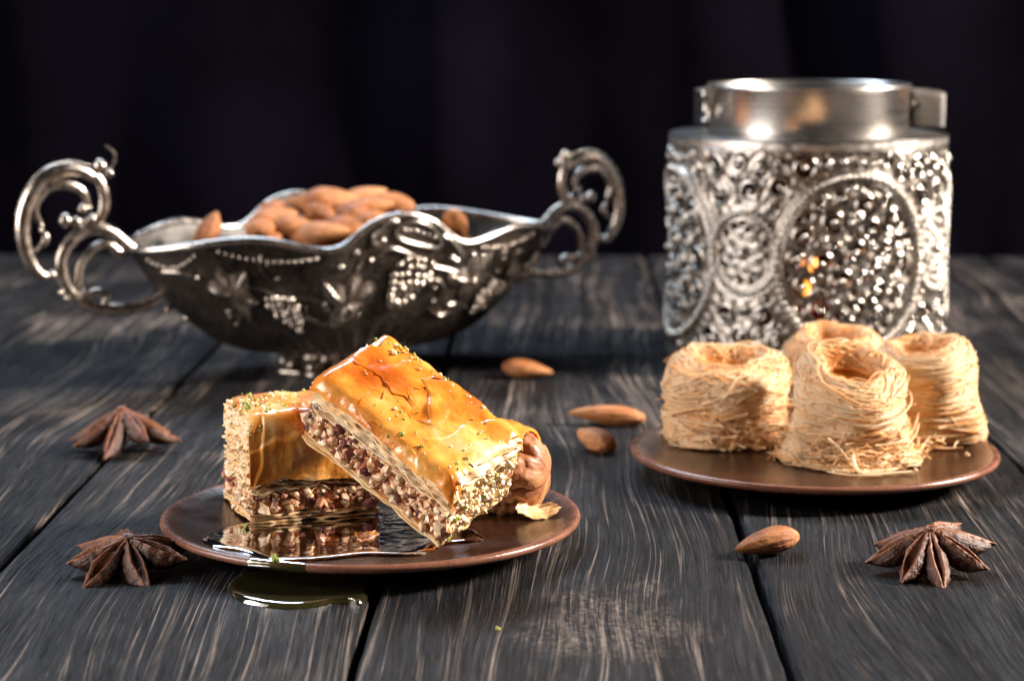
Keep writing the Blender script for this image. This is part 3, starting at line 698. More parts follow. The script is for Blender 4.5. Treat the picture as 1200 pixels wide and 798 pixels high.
# brown folded pastry behind
def make_brown():
    root = thing('folded_pastry', 'brown wrinkled syrup soaked pastry behind the tilted baklava', 'pastry', (-0.75, 71.3, 0.80), (0, 0, R(-18)))
    nx, na = 90, 120; P = np.zeros((nx, na, 3)); A = np.zeros((nx, na))
    for i in range(nx):
        u = i / (nx - 1); x = -2.1 + 4.2 * u
        e = (1 - abs(2 * u - 1) ** 5) ** 0.5
        for j in range(na):
            t = 2 * math.pi * j / na
            cy, cz = math.cos(t), math.sin(t)
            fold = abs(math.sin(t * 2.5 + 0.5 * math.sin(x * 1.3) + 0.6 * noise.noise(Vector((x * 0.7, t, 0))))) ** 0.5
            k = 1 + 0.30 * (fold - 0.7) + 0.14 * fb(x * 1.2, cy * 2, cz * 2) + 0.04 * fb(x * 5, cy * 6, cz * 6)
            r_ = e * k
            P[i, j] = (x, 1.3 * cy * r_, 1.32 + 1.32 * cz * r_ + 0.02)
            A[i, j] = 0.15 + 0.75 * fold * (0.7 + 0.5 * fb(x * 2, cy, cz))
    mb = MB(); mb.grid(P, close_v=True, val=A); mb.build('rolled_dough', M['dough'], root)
    # folded flap of glazed pastry lying over it
    nx, ny = 60, 30; T = np.zeros((nx, ny, 3)); B = T.copy()
    for i in range(nx):
        for j in range(ny):
            a, b = i / (nx - 1), j / (ny - 1)
            t = R(20 + 140 * b); x = -1.9 + 3.3 * a + 0.12 * fb(b * 3, 2.2, 1)
            rr = 1.42 + 0.10 * fb(a * 3, b * 3, 3) + 0.06 * abs(fb(a * 4 + b, b * 7, 6)) + 0.30 * math.sin(math.pi * a) 
            d = np.array((0, math.cos(t), math.sin(t)))
            T[i, j] = np.array((x, 0, 1.34)) + d * (rr + 0.10); B[i, j] = np.array((x, 0, 1.34)) + d * rr
    mb = MB(); mb.grid(T, val=0.4, flip=True); mb.grid(B, val=0.4)
    for a_, b_ in ((B[:, 0], T[:, 0]), (T[:, -1], B[:, -1]), (T[0], B[0]), (B[-1], T[-1])): mb.grid(np.stack([a_, b_], 0), val=0.4, flip=True)
    mb.build('pastry_flap', M['crust'], root)
make_brown()

def flake(name, label, loc, rot, size, seed, mat, curl=0.12):
    n = 20; T = np.zeros((n, n, 3)); B = T.copy()
    for i in range(n):
        for j in range(n):
            a, b = 2 * i / (n - 1) - 1, 2 * j / (n - 1) - 1
            k = math.sqrt(max(1e-6, 1 - 0.5 * b * b)); l = math.sqrt(max(1e-6, 1 - 0.5 * a * a))
            x, y = a * k * size[0], b * l * size[1]; rr = 1 + 0.25 * fb(a * 2 + seed, b * 2, seed)
            z = curl * (a * a + 0.6 * b) + 0.05 * fb(a * 2, b * 2, seed + 4)
            T[i, j] = (x * rr, y * rr, z + 0.02); B[i, j] = (x * rr, y * rr, z - 0.02)
    mb = MB(); mb.grid(T, val=0.35); mb.grid(B, val=0.35, flip=True)
    for a_, b_ in ((B[:, 0], T[:, 0]), (T[:, -1], B[:, -1]), (T[0], B[0]), (B[-1], T[-1])): mb.grid(np.stack([a_, b_], 0), val=0.35)
    return tag(mb.build(name, mat, loc=loc, rot=rot), label, 'pastry flake')
flake('phyllo_flake', 'pale curled phyllo flake beside the brown folded pastry', (0.85, 70.0, 0.98), (0.25, 0.05, 0.2), (0.75, 0.35), 3, M['phyllo'], 0.16)
flake('phyllo_flake', 'orange phyllo flake in the syrup between the two baklava pieces', (-4.65, 66.6, 0.98), (0.1, 0, 0.3), (0.38, 0.30), 8, M['crust'], 0.08)

# ------------------------------------------------------------------ shredded pastry nests
def nest(label, loc, Rt, Rb, h, rh, seed, flare, n, fringe, lean, tilt=(0, 0), mess=0.5):
    rng = np.random.default_rng(seed)
    root = thing('pastry_nest', label, 'pastry nest', (*loc, 0.80), (tilt[0], tilt[1], 0), 'shredded pastry nests on the plate')
    # cross-section from the base edge up the wall, over the top and into the hole
    prof = np.array([(Rb + flare, 0.05), (Rb + flare * 0.45, 0.35), (Rb, 0.85), (Rb * 0.45 + Rt * 0.55, h * 0.52), (Rt * 1.06, h * 0.76), (Rt * 1.02, h * 0.90), (Rt * 0.88, h * 1.0), ((Rt * 0.80 + rh) / 2, h * 1.03), (rh * 1.02, h * 0.95), (rh * 0.92, h * 0.90), (rh * 0.72, h * 0.86)])
    core, _ = smooth_path(np.c_[prof, np.zeros(len(prof))], 6); core = core[:, :2]
    L = np.r_[0, np.cumsum(np.hypot(*np.diff(core, axis=0).T))]; L /= L[-1]
    def pos(p): return np.interp(p, L, core[:, 0]), np.interp(p, L, core[:, 1])
    lump_a = rng.uniform(0, 6.3, 5)
    def lump(a, z): return 0.07 * np.sin(2 * a + 0.5 * z + lump_a[0]) + 0.06 * np.sin(3 * a + 1.4 * z + lump_a[1]) + 0.05 * np.sin(5 * a - 1.1 * z + lump_a[2]) + 0.03 * np.sin(2.6 * z + a + lump_a[3])
    def slump(X):   # the mouth of the nest is pulled down on one side
        X = np.array(X); k = np.clip(X[..., 2] / h, 0, 1.2) ** 1.4
        X[..., 2] = np.maximum(0.03, X[..., 2] + (lean[0] * X[..., 0] + lean[1] * X[..., 1]) * k)
        return X
    mb = MB()
    A = np.linspace(0, 2 * np.pi, 72, endpoint=False)
    pin = core.copy(); k = np.gradient(pin, axis=0); nrm = np.c_[k[:, 1], -k[:, 0]]; nrm /= np.linalg.norm(nrm, axis=1)[:, None] + 1e-9
    pin = pin - nrm * 0.09; pin[:, 1] = np.maximum(pin[:, 1], 0.02)
    pin = np.vstack([[0.01, 0.02], pin, [0.01, pin[-1, 1] - 0.02]])
    G = np.zeros((72, len(pin), 3)); V = np.zeros((72, len(pin)))
    for i, a in enumerate(A):
        r = np.maximum(0.0, pin[:, 0] * (1 + lump(a, pin[:, 1]) * (pin[:, 0] > 0.3))); G[i] = np.c_[r * math.cos(a), r * math.sin(a), pin[:, 1]]
        V[i] = 0.60 + 0.35 * (np.arange(len(pin)) > len(pin) * 0.78)  # deeper orange core for depth, the mouth's syrup glow put into the colour
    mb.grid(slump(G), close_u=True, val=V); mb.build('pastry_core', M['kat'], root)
    m = 22
    p0 = rng.beta(1.15, 1.0, n) * 0.97 + 0.01
    a0 = rng.uniform(0, 6.283, n); span = rng.uniform(0.8, 3.6, n) * rng.choice([1, 1, 1, -1], n)
    slope = rng.normal(0, 0.05 + 0.08 * mess, n) + 0.02
    s_ = np.linspace(0, 1, m)[None]
    wob = rng.normal(0, 0.03 * (0.6 + mess), (n, 4))
    P = p0[:, None] + slope[:, None] * (s_ - 0.5) + wob[:, :1] * np.sin(s_ * 5 + wob[:, 1:2] * 90) + wob[:, 2:3] * np.sin(s_ * 9 + wob[:, 3:4] * 90) * 0.6
    P = np.clip(P, 0.004, 0.995); a = a0[:, None] + span[:, None] * s_
    r, z = pos(P)
    lift = rng.gamma(1.4, 0.022 * (0.7 + mess), n)[:, None] + rng.normal(0, 0.022 * (0.5 + mess), (n, 1)) * np.sin(s_ * rng.uniform(2, 6, n)[:, None])
    # some ends stick out
    stick = (rng.random(n) < 0.10 * (0.4 + mess))[:, None] * np.clip(s_ - 0.7, 0, 1) ** 1.3 * rng.uniform(0.1, 0.7, n)[:, None]
    kn = np.stack([np.interp(P, L, nrm[:, 0]), np.interp(P, L, nrm[:, 1])], -1)
    r = r * (1 + lump(a, z)) + kn[..., 0] * (lift + stick); z = np.maximum(0.04, z + kn[..., 1] * (lift + stick))
    X = np.stack([r * np.cos(a), r * np.sin(a), z], -1)
    ref = np.stack([kn[..., 0] * np.cos(a), kn[..., 0] * np.sin(a), kn[..., 1]], -1)
    val = 0.02 + 0.72 * rng.beta(1.1, 2.4, n)[:, None] + np.clip(P - 0.80, 0, 1) * 2.4 + 0 * s_  # strands turn orange into the mouth, its glow painted in
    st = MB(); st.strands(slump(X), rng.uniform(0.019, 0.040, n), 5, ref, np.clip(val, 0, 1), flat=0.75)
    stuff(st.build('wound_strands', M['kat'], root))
    # frayed ends round the base
    n2 = fringe; m2 = 10; s2 = np.linspace(0, 1, m2)[None]
    a0 = rng.uniform(0, 6.283, n2)[:, None]; ht = rng.gamma(1.6, 0.28, n2)[:, None] * (0.6 + 0.6 * mess)
    ln = rng.uniform(0.4, 1.5, n2)[:, None]; dirx = rng.normal(0, 1.0, n2)[:, None]; diro = rng.uniform(0.0, 0.55, n2)[:, None]
    ht = np.minimum(ht, h * 0.75)
    rb = np.interp(ht, core[:40, 1], core[:40, 0])
    a = a0 + dirx * ln * s2 / Rb; rr = rb + 0.03 + diro * ln * s2 ** 1.5 + rng.normal(0, 0.03, (n2, 1)) * np.sin(4 * s2 + a0)
    zz = np.maximum(0.045, ht + rng.normal(-0.25, 0.45, (n2, 1)) * ln * s2 + 0.12 * np.sin(3 * s2) * rng.normal(0, 0.5, (n2, 1)))
    X = np.stack([rr * np.cos(a), rr * np.sin(a), zz], -1)
    ref = np.stack([np.cos(a), np.sin(a), 0.3 + 0 * a], -1)
    fr = MB(); fr.strands(X, rng.uniform(0.022, 0.042, n2), 5, ref, np.clip(0.08 + 0.4 * rng.random(n2), 0, 1), flat=0.75)
    stuff(fr.build('frayed_strands', M['kat'], root))
    return root
nest('low wide pastry nest with shaggy sides standing apart from the other three', (8.55, 83.3), 2.10, 2.20, 3.05, 1.05, 101, 0.05, 1700, 460, (0.02, 0.16), mess=1.0)
nest('pastry nest with a frayed skirt of strands spreading at its base', (12.85, 79.6), 1.85, 2.0, 3.45, 1.20, 202, 0.50, 1700, 620, (-0.03, 0.34), mess=0.6)
nest('tall tightly wound pastry nest standing by the plate rim', (16.45, 83.2), 1.70, 2.05, 3.60, 0.90, 303, 0.02, 1900, 60, (0.12, 0.14), (0, R(-3)), mess=0.3)
nest('pastry nest half hidden behind the frayed one, before the lantern', (13.30, 86.3), 1.85, 2.25, 3.50, 1.0, 404, 0.05, 1500, 120, (0.05, 0.14), mess=0.6)

def loose_strand(label, pts, r, val):
    P, _ = smooth_path(np.array(pts, float), 8); mb = MB(); mb.tube(P, r, 6, ref=(0, 0, 1), val=val, flat=0.7)
    return tag(mb.build('pastry_strand', M['kat']), label, 'pastry strand')
loose_strand('thick loose pastry strand lying before the frayed nest', [(12.55, 77.0, 1.45), (12.62, 76.75, 1.05), (12.85, 76.5, 0.86), (13.4, 76.45, 0.84), (14.0, 76.6, 0.85), (14.75, 76.75, 0.86)], 0.085, 0.1)
loose_strand('short pastry strand bridging the frayed nest and the tall nest', [(14.6, 78.2, 1.35), (15.0, 78.3, 1.28), (15.4, 78.5, 1.22)], 0.055, 0.1)
loose_strand('curved thin pastry strand on the plate before the frayed nest', [(11.6, 76.9, 0.84), (12.2, 76.45, 0.83), (12.8, 76.25, 0.84), (13.5, 76.25, 0.84)], 0.05, 0.15)

# ------------------------------------------------------------------ almonds
def almond_mesh(seed):
    rng = np.random.default_rng(seed); n, m = 44, 36; P = np.zeros((n, m, 3))
    for i in range(n):
        t = i / (n - 1); x = -1.2 + 2.4 * t
        w = (math.sin(math.pi * min(1, t * 0.98 + 0.01) ** 0.72)) ** 0.72 if 0 < t < 1 else 0.0
        w = max(w, 0.02)
        for j in range(m):
            a = 2 * math.pi * j / m
            k = 1 + 0.030 * math.sin(a * 9 + seed + 1.2 * math.sin(x * 2)) * w + 0.035 * fb(x * 1.2 + seed * 4, math.cos(a) * 1.3, math.sin(a) * 1.3)
            P[i, j] = (x, 0.66 * w * k * math.cos(a), 0.45 * w * k * math.sin(a) * (1 + 0.08 * math.sin(a)))
    mb = MB(); mb.grid(P, close_v=True)
    for i, fl in ((0, True), (n - 1, False)):
        c = P[i].mean(0); v = np.vstack([[c], P[i]]); mb.add(v, tris=[(0, 1 + k, 1 + (k + 1) % m) if not fl else (0, 1 + (k + 1) % m, 1 + k) for k in range(m)])
    o = mb.build('almond', M['almond']); me = o.data; bpy.data.objects.remove(o); return me
AM = [almond_mesh(k) for k in (1, 2, 3, 4)]
def almond(label, loc, rot, scale=1.0, k=0, group=None):
    o = bpy.data.objects.new('almond', AM[k % 4]); COL.objects.link(o)
    o.location = Vector(loc) * S; o.rotation_euler = [R(a) for a in rot]; o.scale = (scale,) * 3 if not isinstance(scale, tuple) else scale
    return tag(o, label, 'almond', group)
almond('whole almond lying across a plank gap before the plate of nests', (8.35, 68.1, 0.42), (12, 6, 203), 0.98, 0)
almond('long slender almond lying crosswise behind the short one', (4.05, 89.8, 0.40), (20, -4, 176), (1.40, 0.98, 0.95), 1)
almond('short rounded almond seen end on, in front of the long one', (3.35, 84.6, 0.46), (8, -10, 128), (0.88, 1.0, 1.0), 2)
almond('dark almond lying alone in shadow beside the silver bowl', (0.75, 101.2, 0.43), (0, 5, -12), (1.05, 1.0, 0.95), 3)

# ------------------------------------------------------------------ star anise
def carpel_mesh(L, seed, open_=0.5):
    rng = np.random.default_rng(seed)
    ns = 30
    P = []; A = []
    for i in range(ns):
        t = i / (ns - 1)
        x = 0.12 + (L - 0.12) * t
        body = max(0.0, math.sin(math.pi * (0.05 + 0.95 * t) ** 1.12)) ** 0.65 if t < 1 else 0.0
        w = 0.05 + 0.36 * body
        top = 0.10 + 0.10 * math.sin(math.pi * t) + 0.16 * max(0, t - 0.75) * 2 * (1 if seed % 2 else 0.5)
        dep = 0.14 + 0.62 * body
        w *= (1 - t ** 7 * 0.85); dep *= (1 - t ** 8 * 0.9)
        sl = open_ * w * (0.25 + 0.75 * math.sin(math.pi * min(1, t * 1.05)) ** 1.0) * 0.7
        vd = dep * 0.45 * open_ * math.sin(math.pi * t)
        half = [(0.0, top - vd, 0.0), (sl * 0.75, top - vd * 0.45, 0.25), (sl, top, 0.9), (sl + 0.03, top + 0.02, 0.9), (sl + 0.06, top - 0.015, 0.35), (w * 0.82, top - dep * 0.22, 0.0), (w, top - dep * 0.45, 0.0), (w * 0.9, top - dep * 0.68, 0.0), (w * 0.55, top - dep * 0.9, 0.05), (0.0, top - dep, 0.12)]
        ring = half + [(-y, z, v) for y, z, v in half[-2:0:-1]]
        row = []
        for y, z, v in ring:
            nz = 0.075 * fb(x * 4 + seed, y * 5, z * 6, 4) * (1 if v < 0.5 else 0.3)
            row.append((x, y + nz * (1 if y > 0 else -1) + 0.05 * math.sin(x * 1.6 + seed), z + 0.5 * nz))
        P.append(row); A.append([v for _, _, v in ring])
    P = np.array(P); A = np.array(A)
    mb = MB(); mb.grid(P, close_v=True, val=A, flip=True)
    m = P.shape[1]
    for i, fl in ((0, False), (ns - 1, True)):
        c = P[i].mean(0); mb.add(np.vstack([[c], P[i]]), tris=[(0, 1 + k, 1 + (k + 1) % m) if not fl else (0, 1 + (k + 1) % m, 1 + k) for k in range(m)], val=0.1)
    o = mb.build('carpel', M['anise']); me = o.data; bpy.data.objects.remove(o); return me
def star_anise(label, loc, rot, arms, seed):
    """arms: (angle deg, droop deg, length, openness)"""
    root = thing('star_anise', label, 'star anise', loc, [R(a) for a in rot], 'star anise pods on the table')
    for k, (a, d, L, op) in enumerate(arms):
        o = bpy.data.objects.new('carpel', carpel_mesh(L, seed * 10 + k, op)); COL.objects.link(o); o.parent = root
        o.rotation_euler = Euler((R(((k * 37) % 17) - 8), R(d), R(a)))
    mb = MB(); mb.lathe([(0.02, -0.35), (0.12, -0.3), (0.15, -0.05), (0.19, 0.06), (0.17, 0.11), (0.10, 0.08), (0.02, 0.03)], 20, val=0.5)
    mb.build('hub', M['anise'], root)
    return root
ra = np.random.default_rng(9)
arm8 = lambda off, d, L: [(off + 45 * k + ra.uniform(-8, 8), d + ra.uniform(-7, 7), L * ra.uniform(0.84, 1.08), ra.uniform(0.25, 0.9)) for k in range(8)]
star_anise('dark star anise lying beside the rim of the brown plate of baklava', (-12.2, 65.9, 1.12), (10, 2, 0), arm8(20, 21, 2.25), 1)
star_anise('reddish star anise with drooping arms across the gap between two planks', (-15.75, 84.6, 1.68), (3, 0, 0), arm8(35, 31, 2.75), 2)
star_anise('dark star anise lying alone on a plank before the plate of nests', (13.3, 66.0, 1.38), (10, -5, 0), arm8(5, 27, 2.3), 3)

# ------------------------------------------------------------------ silver bowl
BU = [-11.2, -7, -3.5, -1.6, 0, 1.6, 3.5, 7, 11.2]; BZ = [6.5, 7.15, 6.6, 7.75, 8.15, 7.75, 6.6, 7.1, 6.5]
bx_, _ = smooth_path(np.array([(a, b, 0) for a, b in zip(BU, BZ)]), 12)
def rim_z(u): return np.interp(u, bx_[:, 0], bx_[:, 1])
def bowl_pt(phi, s, off=0.0):
    c, sn = math.cos(phi), math.sin(phi)
    ux = 11.2 * c; vy = 6.3 * math.copysign(abs(sn) ** 1.15, sn)
    rho = 0.2 + 0.8 * s
    return np.array((ux * rho, -vy * rho, 1.05 + (float(rim_z(ux)) - 1.05) * s ** 2.8))
def bowl_n(phi, s):
    e = 0.01; a = bowl_pt(phi + e, s) - bowl_pt(phi - e, s); b = bowl_pt(phi, s + e) - bowl_pt(phi, s - e)
    n = np.cross(a, b); n /= np.linalg.norm(n) + 1e-9
    p = bowl_pt(phi, s); 
    if n[0] * p[0] + n[1] * p[1] < 0 and abs(n[2]) < 0.95 or n[2] > 0.3: n = -n
    return n
def bowl_on(phi, s, off): return bowl_pt(phi, s) + bowl_n(phi, s) * off

def make_bowl():
    root = thing('silver_bowl', 'ornate tarnished silver boat bowl with scroll handles, filled with almonds', 'bowl', (-8.1, 104.5, 0), (0, 0, R(28.6)))
    NA, NS = 220, 40
    O = np.zeros((NA, NS, 3)); I = np.zeros((NA, NS, 3))
    for i in range(NA):
        ph = 2 * math.pi * i / NA
        for j in range(NS):
            s_ = j / (NS - 1)
            fl = 0.045 * math.sin(ph * 46) * max(0, 1 - abs(s_ - 0.42) / 0.26) if s_ < 0.7 else 0.0
            tex = 0.03 * noise.noise(Vector(bowl_pt(ph, s_) * 2.2)) if s_ > 0.6 else 0.0
            n = bowl_n(ph, min(0.985, max(0.02, s_)))
            p = bowl_pt(ph, s_); O[i, j] = p + n * (fl + tex); I[i, j] = p - n * 0.16 * (1 if s_ < 0.97 else 0.4)
    mb = MB(); mb.grid(O, close_u=True); 
    c = O[:, 0].mean(0); mb.add(np.vstack([[c], O[:, 0]]), tris=[(0, 1 + (k + 1) % NA, 1 + k) for k in range(NA)])
    mb.build('body', M['bowl'], root)
    mb = MB(); mb.grid(I, close_u=True, flip=True); mb.add(np.vstack([[I[:, 0].mean(0)], I[:, 0]]), tris=[(0, 1 + k, 1 + (k + 1) % NA) for k in range(NA)])
    mb.build('lining', M['lining'], root)
    # rolled rim
    P = np.array([bowl_on(2 * math.pi * i / NA, 1.0, 0.02) for i in range(NA)])
    mb = MB(); mb.tube(P, 0.15 + 0.05 * np.sin(np.arange(NA) * 2 * np.pi / NA * 2) ** 2, 8, ref=(0, 0, 1), closed=True); mb.build('rim', M['rimsil'], root)
    # foot
    mb = MB(); prof = [(0.3, 1.25), (2.2, 1.22), (2.35, 1.0), (2.0, 0.75), (2.2, 0.5), (2.9, 0.30), (3.3, 0.16), (3.3, 0.02), (3.0, 0.0), (0.3, 0.05)]
    a = np.linspace(0, 2 * np.pi, 96, endpoint=False); pf = np.array(prof)
    G = np.stack([np.outer(np.cos(a), pf[:, 0] * 1.12), np.outer(np.sin(a), pf[:, 0] * 0.85), np.tile(pf[:, 1], (96, 1))], -1)
    G[:, :, :2] *= (1 + 0.05 * np.cos(8 * a))[:, None, None]
    mb.grid(G, close_u=True, flip=True); mb.build('foot', M['orn'], root)
    for k in range(14):
        t = 2 * math.pi * (k + 0.5) / 14; mb = MB()
        c = np.array((2.75 * 1.12 * math.cos(t), 2.75 * 0.85 * math.sin(t), 0.52))
        w = [c + np.array((math.cos(t + q) * r_, math.sin(t + q) * r_, z)) for q, r_, z in ((0, -0.45, 0.42), (0.05, -0.1, 0.2), (0, 0.28, -0.02), (-0.6, 0.42, -0.16), (-1.2, 0.25, -0.05))]
        mb.tube(w, [0.10, 0.14, 0.14, 0.11, 0.08], 7, dense=5); mb.ball(w[-1], 0.15, 1); mb.build('foot_scroll', M['orn'], root)
    D = R(1)
    # beads under the rim, in swags
    for (p0, p1, s0, dip, n) in ((112, 138, 0.975, 0.035, 15), (146, 166, 0.97, 0.03, 11), (42, 66, 0.975, 0.03, 13), (15, 34, 0.97, 0.03, 9), (202, 338, 0.972, 0.02, 50)):
        mb = MB()
        for k in range(n):
            t = k / (n - 1); mb.ball(bowl_on(R(p0 + (p1 - p0) * t), s0 - dip * math.sin(math.pi * t), 0.07), 0.12, 2)
        mb.build('bead_row', M['orn'], root)
    # crest cartouche
    for ph0 in (85.0, 265.0):
        mb = MB()
        loop = [bowl_on(R(ph0 + 6.5 * math.cos(t)), 0.957 + 0.030 * math.sin(t), 0.07) for t in np.linspace(0, 2 * np.pi, 28, endpoint=False)]
        mb.tube(loop, 0.10, 7, closed=True)
        for k in range(6): mb.ball(bowl_on(R(ph0 - 4 + 1.6 * k), 0.962, 0.06), 0.10, 1)
        for sg in (-1, 1):
            mb.tube([bowl_on(R(ph0 + sg * q), s_, 0.10) for q, s_ in ((6, 0.985), (9, 0.99), (12, 0.97), (12.5, 0.945), (10.5, 0.94))], [0.12, 0.14, 0.14, 0.12, 0.1], 7, dense=5)
            mb.ball(bowl_on(R(ph0 + sg * 10), 0.945, 0.1), 0.16, 1)
            mb.ball(bowl_on(R(ph0 + sg * 17), 0.955, 0.06), 0.15, 1); mb.ball(bowl_on(R(ph0 + sg * 21), 0.94, 0.06), 0.13, 1)
        mb.build('cartouche', M['rimsil'], root)
    # grape clusters: every cluster a part
    def grapes(ph, s0, rows, r, dphi, ds, skew=0.0):
        mb = MB()
        for q, cnt in enumerate(rows):
            for k in range(cnt):
                a = ph + (k - (cnt - 1) / 2 + random.uniform(-0.22, 0.22)) * dphi + skew * q; s_ = s0 - (q + random.uniform(-0.25, 0.25)) * ds
                mb.ball(bowl_on(R(a), s_, 0.16 + 0.05 * random.random()), r * random.uniform(0.85, 1.2), 2)
        mb.build('grape_cluster', M['orn'], root)
    def leaf(ph, s0, size, rot0, lobes=5):
        mb = MB()
        for k in range(lobes):
            a = rot0 + 2 * math.pi * k / lobes * 0.86
            n = 10; W = np.zeros((n, 7, 3))
            for i in range(n):
                t = i / (n - 1); rad = size * t * (1.0 if k % 2 == 0 else 0.85)
                wd = size * 0.30 * math.sin(math.pi * (0.12 + 0.88 * t)) ** 0.8 + 0.01
                for j in range(7):
                    b = (j - 3) / 3
                    dx = rad * math.cos(a) - wd * b * math.sin(a); dz = rad * math.sin(a) + wd * b * math.cos(a)
                    W[i, j] = bowl_on(R(ph) + dx / 7.5, s0 + dz / 9.0, 0.08 + 0.26 * (1 - abs(b)) * math.sin(math.pi * min(1, t + 0.15)) + 0.03 * abs(b))
            mb.grid(W); mb.tube([W[i, 3] + bowl_n(R(ph), s0) * 0.01 for i in range(n)], np.linspace(0.06, 0.03, n), 5)
        mb.ball(bowl_on(R(ph), s0, 0.10), 0.10, 1)
        mb.build('vine_leaf', M['orn'], root)
    def vine(pts, r0=0.08):
        mb = MB(); P = [bowl_on(R(a), s_, 0.07) for a, s_ in pts]
        mb.tube(P, np.linspace(r0, r0 * 0.6, len(P)), 6, dense=6); mb.build('vine_stem', M['orn'], root)
    for m_ in (0, 180):
        grapes(84 + m_, 0.885, [4, 5, 6, 5, 4, 4, 3, 2], 0.195, 2.35, 0.026, 0.75)
        grapes(125 + m_, 0.805, [4, 5, 4, 4, 3, 2, 1], 0.165, 2.3, 0.026, -0.5)
        grapes(52 + m_, 0.81, [3, 4, 4, 3, 2, 1], 0.165, 2.6, 0.027, 0.4)
        leaf(139 + m_, 0.83, 1.15, 0.3); leaf(105 + m_, 0.79, 1.25, 0.9); leaf(66 + m_, 0.865, 1.15, 0.2); leaf(42 + m_, 0.80, 1.05, 1.1); leaf(30 + m_, 0.86, 0.8, 2.0)
        vine([(98 + m_, 0.90), (93 + m_, 0.915), (88 + m_, 0.90), (84 + m_, 0.885)], 0.13)
        vine([(100 + m_, 0.91), (104 + m_, 0.87), (108 + m_, 0.83), (106 + m_, 0.79)])
        vine([(140 + m_, 0.83), (132 + m_, 0.85), (126 + m_, 0.82), (118 + m_, 0.815), (108 + m_, 0.80)])
        vine([(118 + m_, 0.72), (112 + m_, 0.69), (104 + m_, 0.70), (100 + m_, 0.74), (103 + m_, 0.76)], 0.09)
        vine([(148 + m_, 0.90), (155 + m_, 0.925), (163 + m_, 0.93)], 0.11)
        vine([(76 + m_, 0.72), (71 + m_, 0.69), (66 + m_, 0.71), (66 + m_, 0.745), (70 + m_, 0.75)], 0.10)
        vine([(80 + m_, 0.88), (72 + m_, 0.90), (64 + m_, 0.87), (56 + m_, 0.84), (46 + m_, 0.80)], 0.10)
        vine([(58 + m_, 0.70), (50 + m_, 0.66), (42 + m_, 0.70), (44 + m_, 0.74)], 0.10)
    # small scrolls, buds and chased ribs that fill the ground between the motifs
    rg = np.random.default_rng(3)
    for k in range(16):
        a = rg.uniform(22, 162) + (180 if k % 3 == 0 else 0); s0 = rg.uniform(0.70, 0.94); sg = rg.choice([-1, 1]); t = np.linspace(0, 1, 10); rr = 0.5 * (1 - 0.75 * t); aa = rg.uniform(0, 6.3) + sg * t * 5.5
        mb = MB(); mb.tube([bowl_on(R(a) + r_ * math.cos(q) / 7.5, min(0.97, s0 + r_ * math.sin(q) / 9), 0.05) for r_, q in zip(rr, aa)], 0.05 + 0.05 * np.sin(np.pi * t), 6)
        mb.ball(bowl_on(R(a), s0, 0.06), 0.13, 1); mb.build('chased_scroll', M['orn2'], root)
    for k in range(60):
        ph = R(6 * k); mb = MB(); mb.tube([bowl_on(ph, s_, 0.02) for s_ in np.linspace(0.22, 0.60, 9)], 0.03 + 0.05 * np.sin(np.pi * np.linspace(0.05, 1, 9)), 6); mb.build('gadroon', M['bowl'], root)
    # handles, the same casting at each end
    SCR = dict(
        S1=([(-12.49, 9.69), (-13.15, 10.14), (-13.95, 10.34), (-14.75, 10.17), (-15.43, 9.62), (-15.92, 8.79), (-16.15, 7.89), (-16.12, 6.98), (-15.88, 6.18), (-15.44, 5.57), (-14.98, 5.45)], [.16, .22, .27, .30, .31, .31, .30, .28, .26, .22, .14]),
        S2=([(-13.15, 10.18), (-12.55, 9.83), (-12.29, 9.09), (-12.4, 8.24), (-12.82, 7.75), (-13.22, 7.88)], [.14, .20, .22, .21, .17, .12]),
        S3=([(-15.3, 7.79), (-15.58, 8.52), (-15.32, 9.16), (-14.77, 9.59), (-13.97, 9.62), (-13.31, 9.27), (-13.04, 8.53)], [.10, .16, .19, .20, .20, .17, .10]),
        S4=([(-10.9, 6.45), (-11.34, 6.79), (-11.88, 7.26), (-12.55, 7.52), (-13.37, 7.43), (-14.06, 6.87), (-14.42, 6.1), (-14.32, 5.17), (-13.85, 4.5), (-13.44, 4.58)], [.2, .22, .24, .25, .26, .27, .27, .25, .22, .15]),
        S5=([(-11.57, 6.27), (-12.17, 6.74), (-12.86, 6.6), (-13.49, 5.91), (-13.61, 5.12), (-13.46, 4.65)], [.22, .20, .18, .18, .16, .12]),
        S6=([(-13.9, 4.45), (-12.94, 3.85), (-11.71, 3.68), (-10.32, 3.83), (-9.61, 4.19), (-8.97, 4.36)], [.18, .24, .25, .22, .20, .2]),
        S7=([(-13.48, 4.12), (-12.9, 4.55), (-12.3, 4.35), (-12.5, 3.9)], [.12, .17, .17, .1]),
        S8=([(-15.35, 7.6), (-15.1, 7.3), (-15.2, 7.0), (-15.55, 6.7)], [.06, .14, .14, .06]))
    BALL = [(-12.46, 10.42, .34), (-12.04, 10.07, .24), (-14.19, 7.99, .34), (-13.65, 7.9, .26), (-13.34, 8.48, .24), (-12.92, 8.02, .22), (-14.88, 5.52, .22), (-13.44, 4.58, .2), (-14.47, 4.67, .16), (-14.2, 4.39, .16), (-9.34, 3.5, .22), (-8.89, 3.63, .18), (-8.39, 3.05, .24), (-7.93, 3.12, .2)]
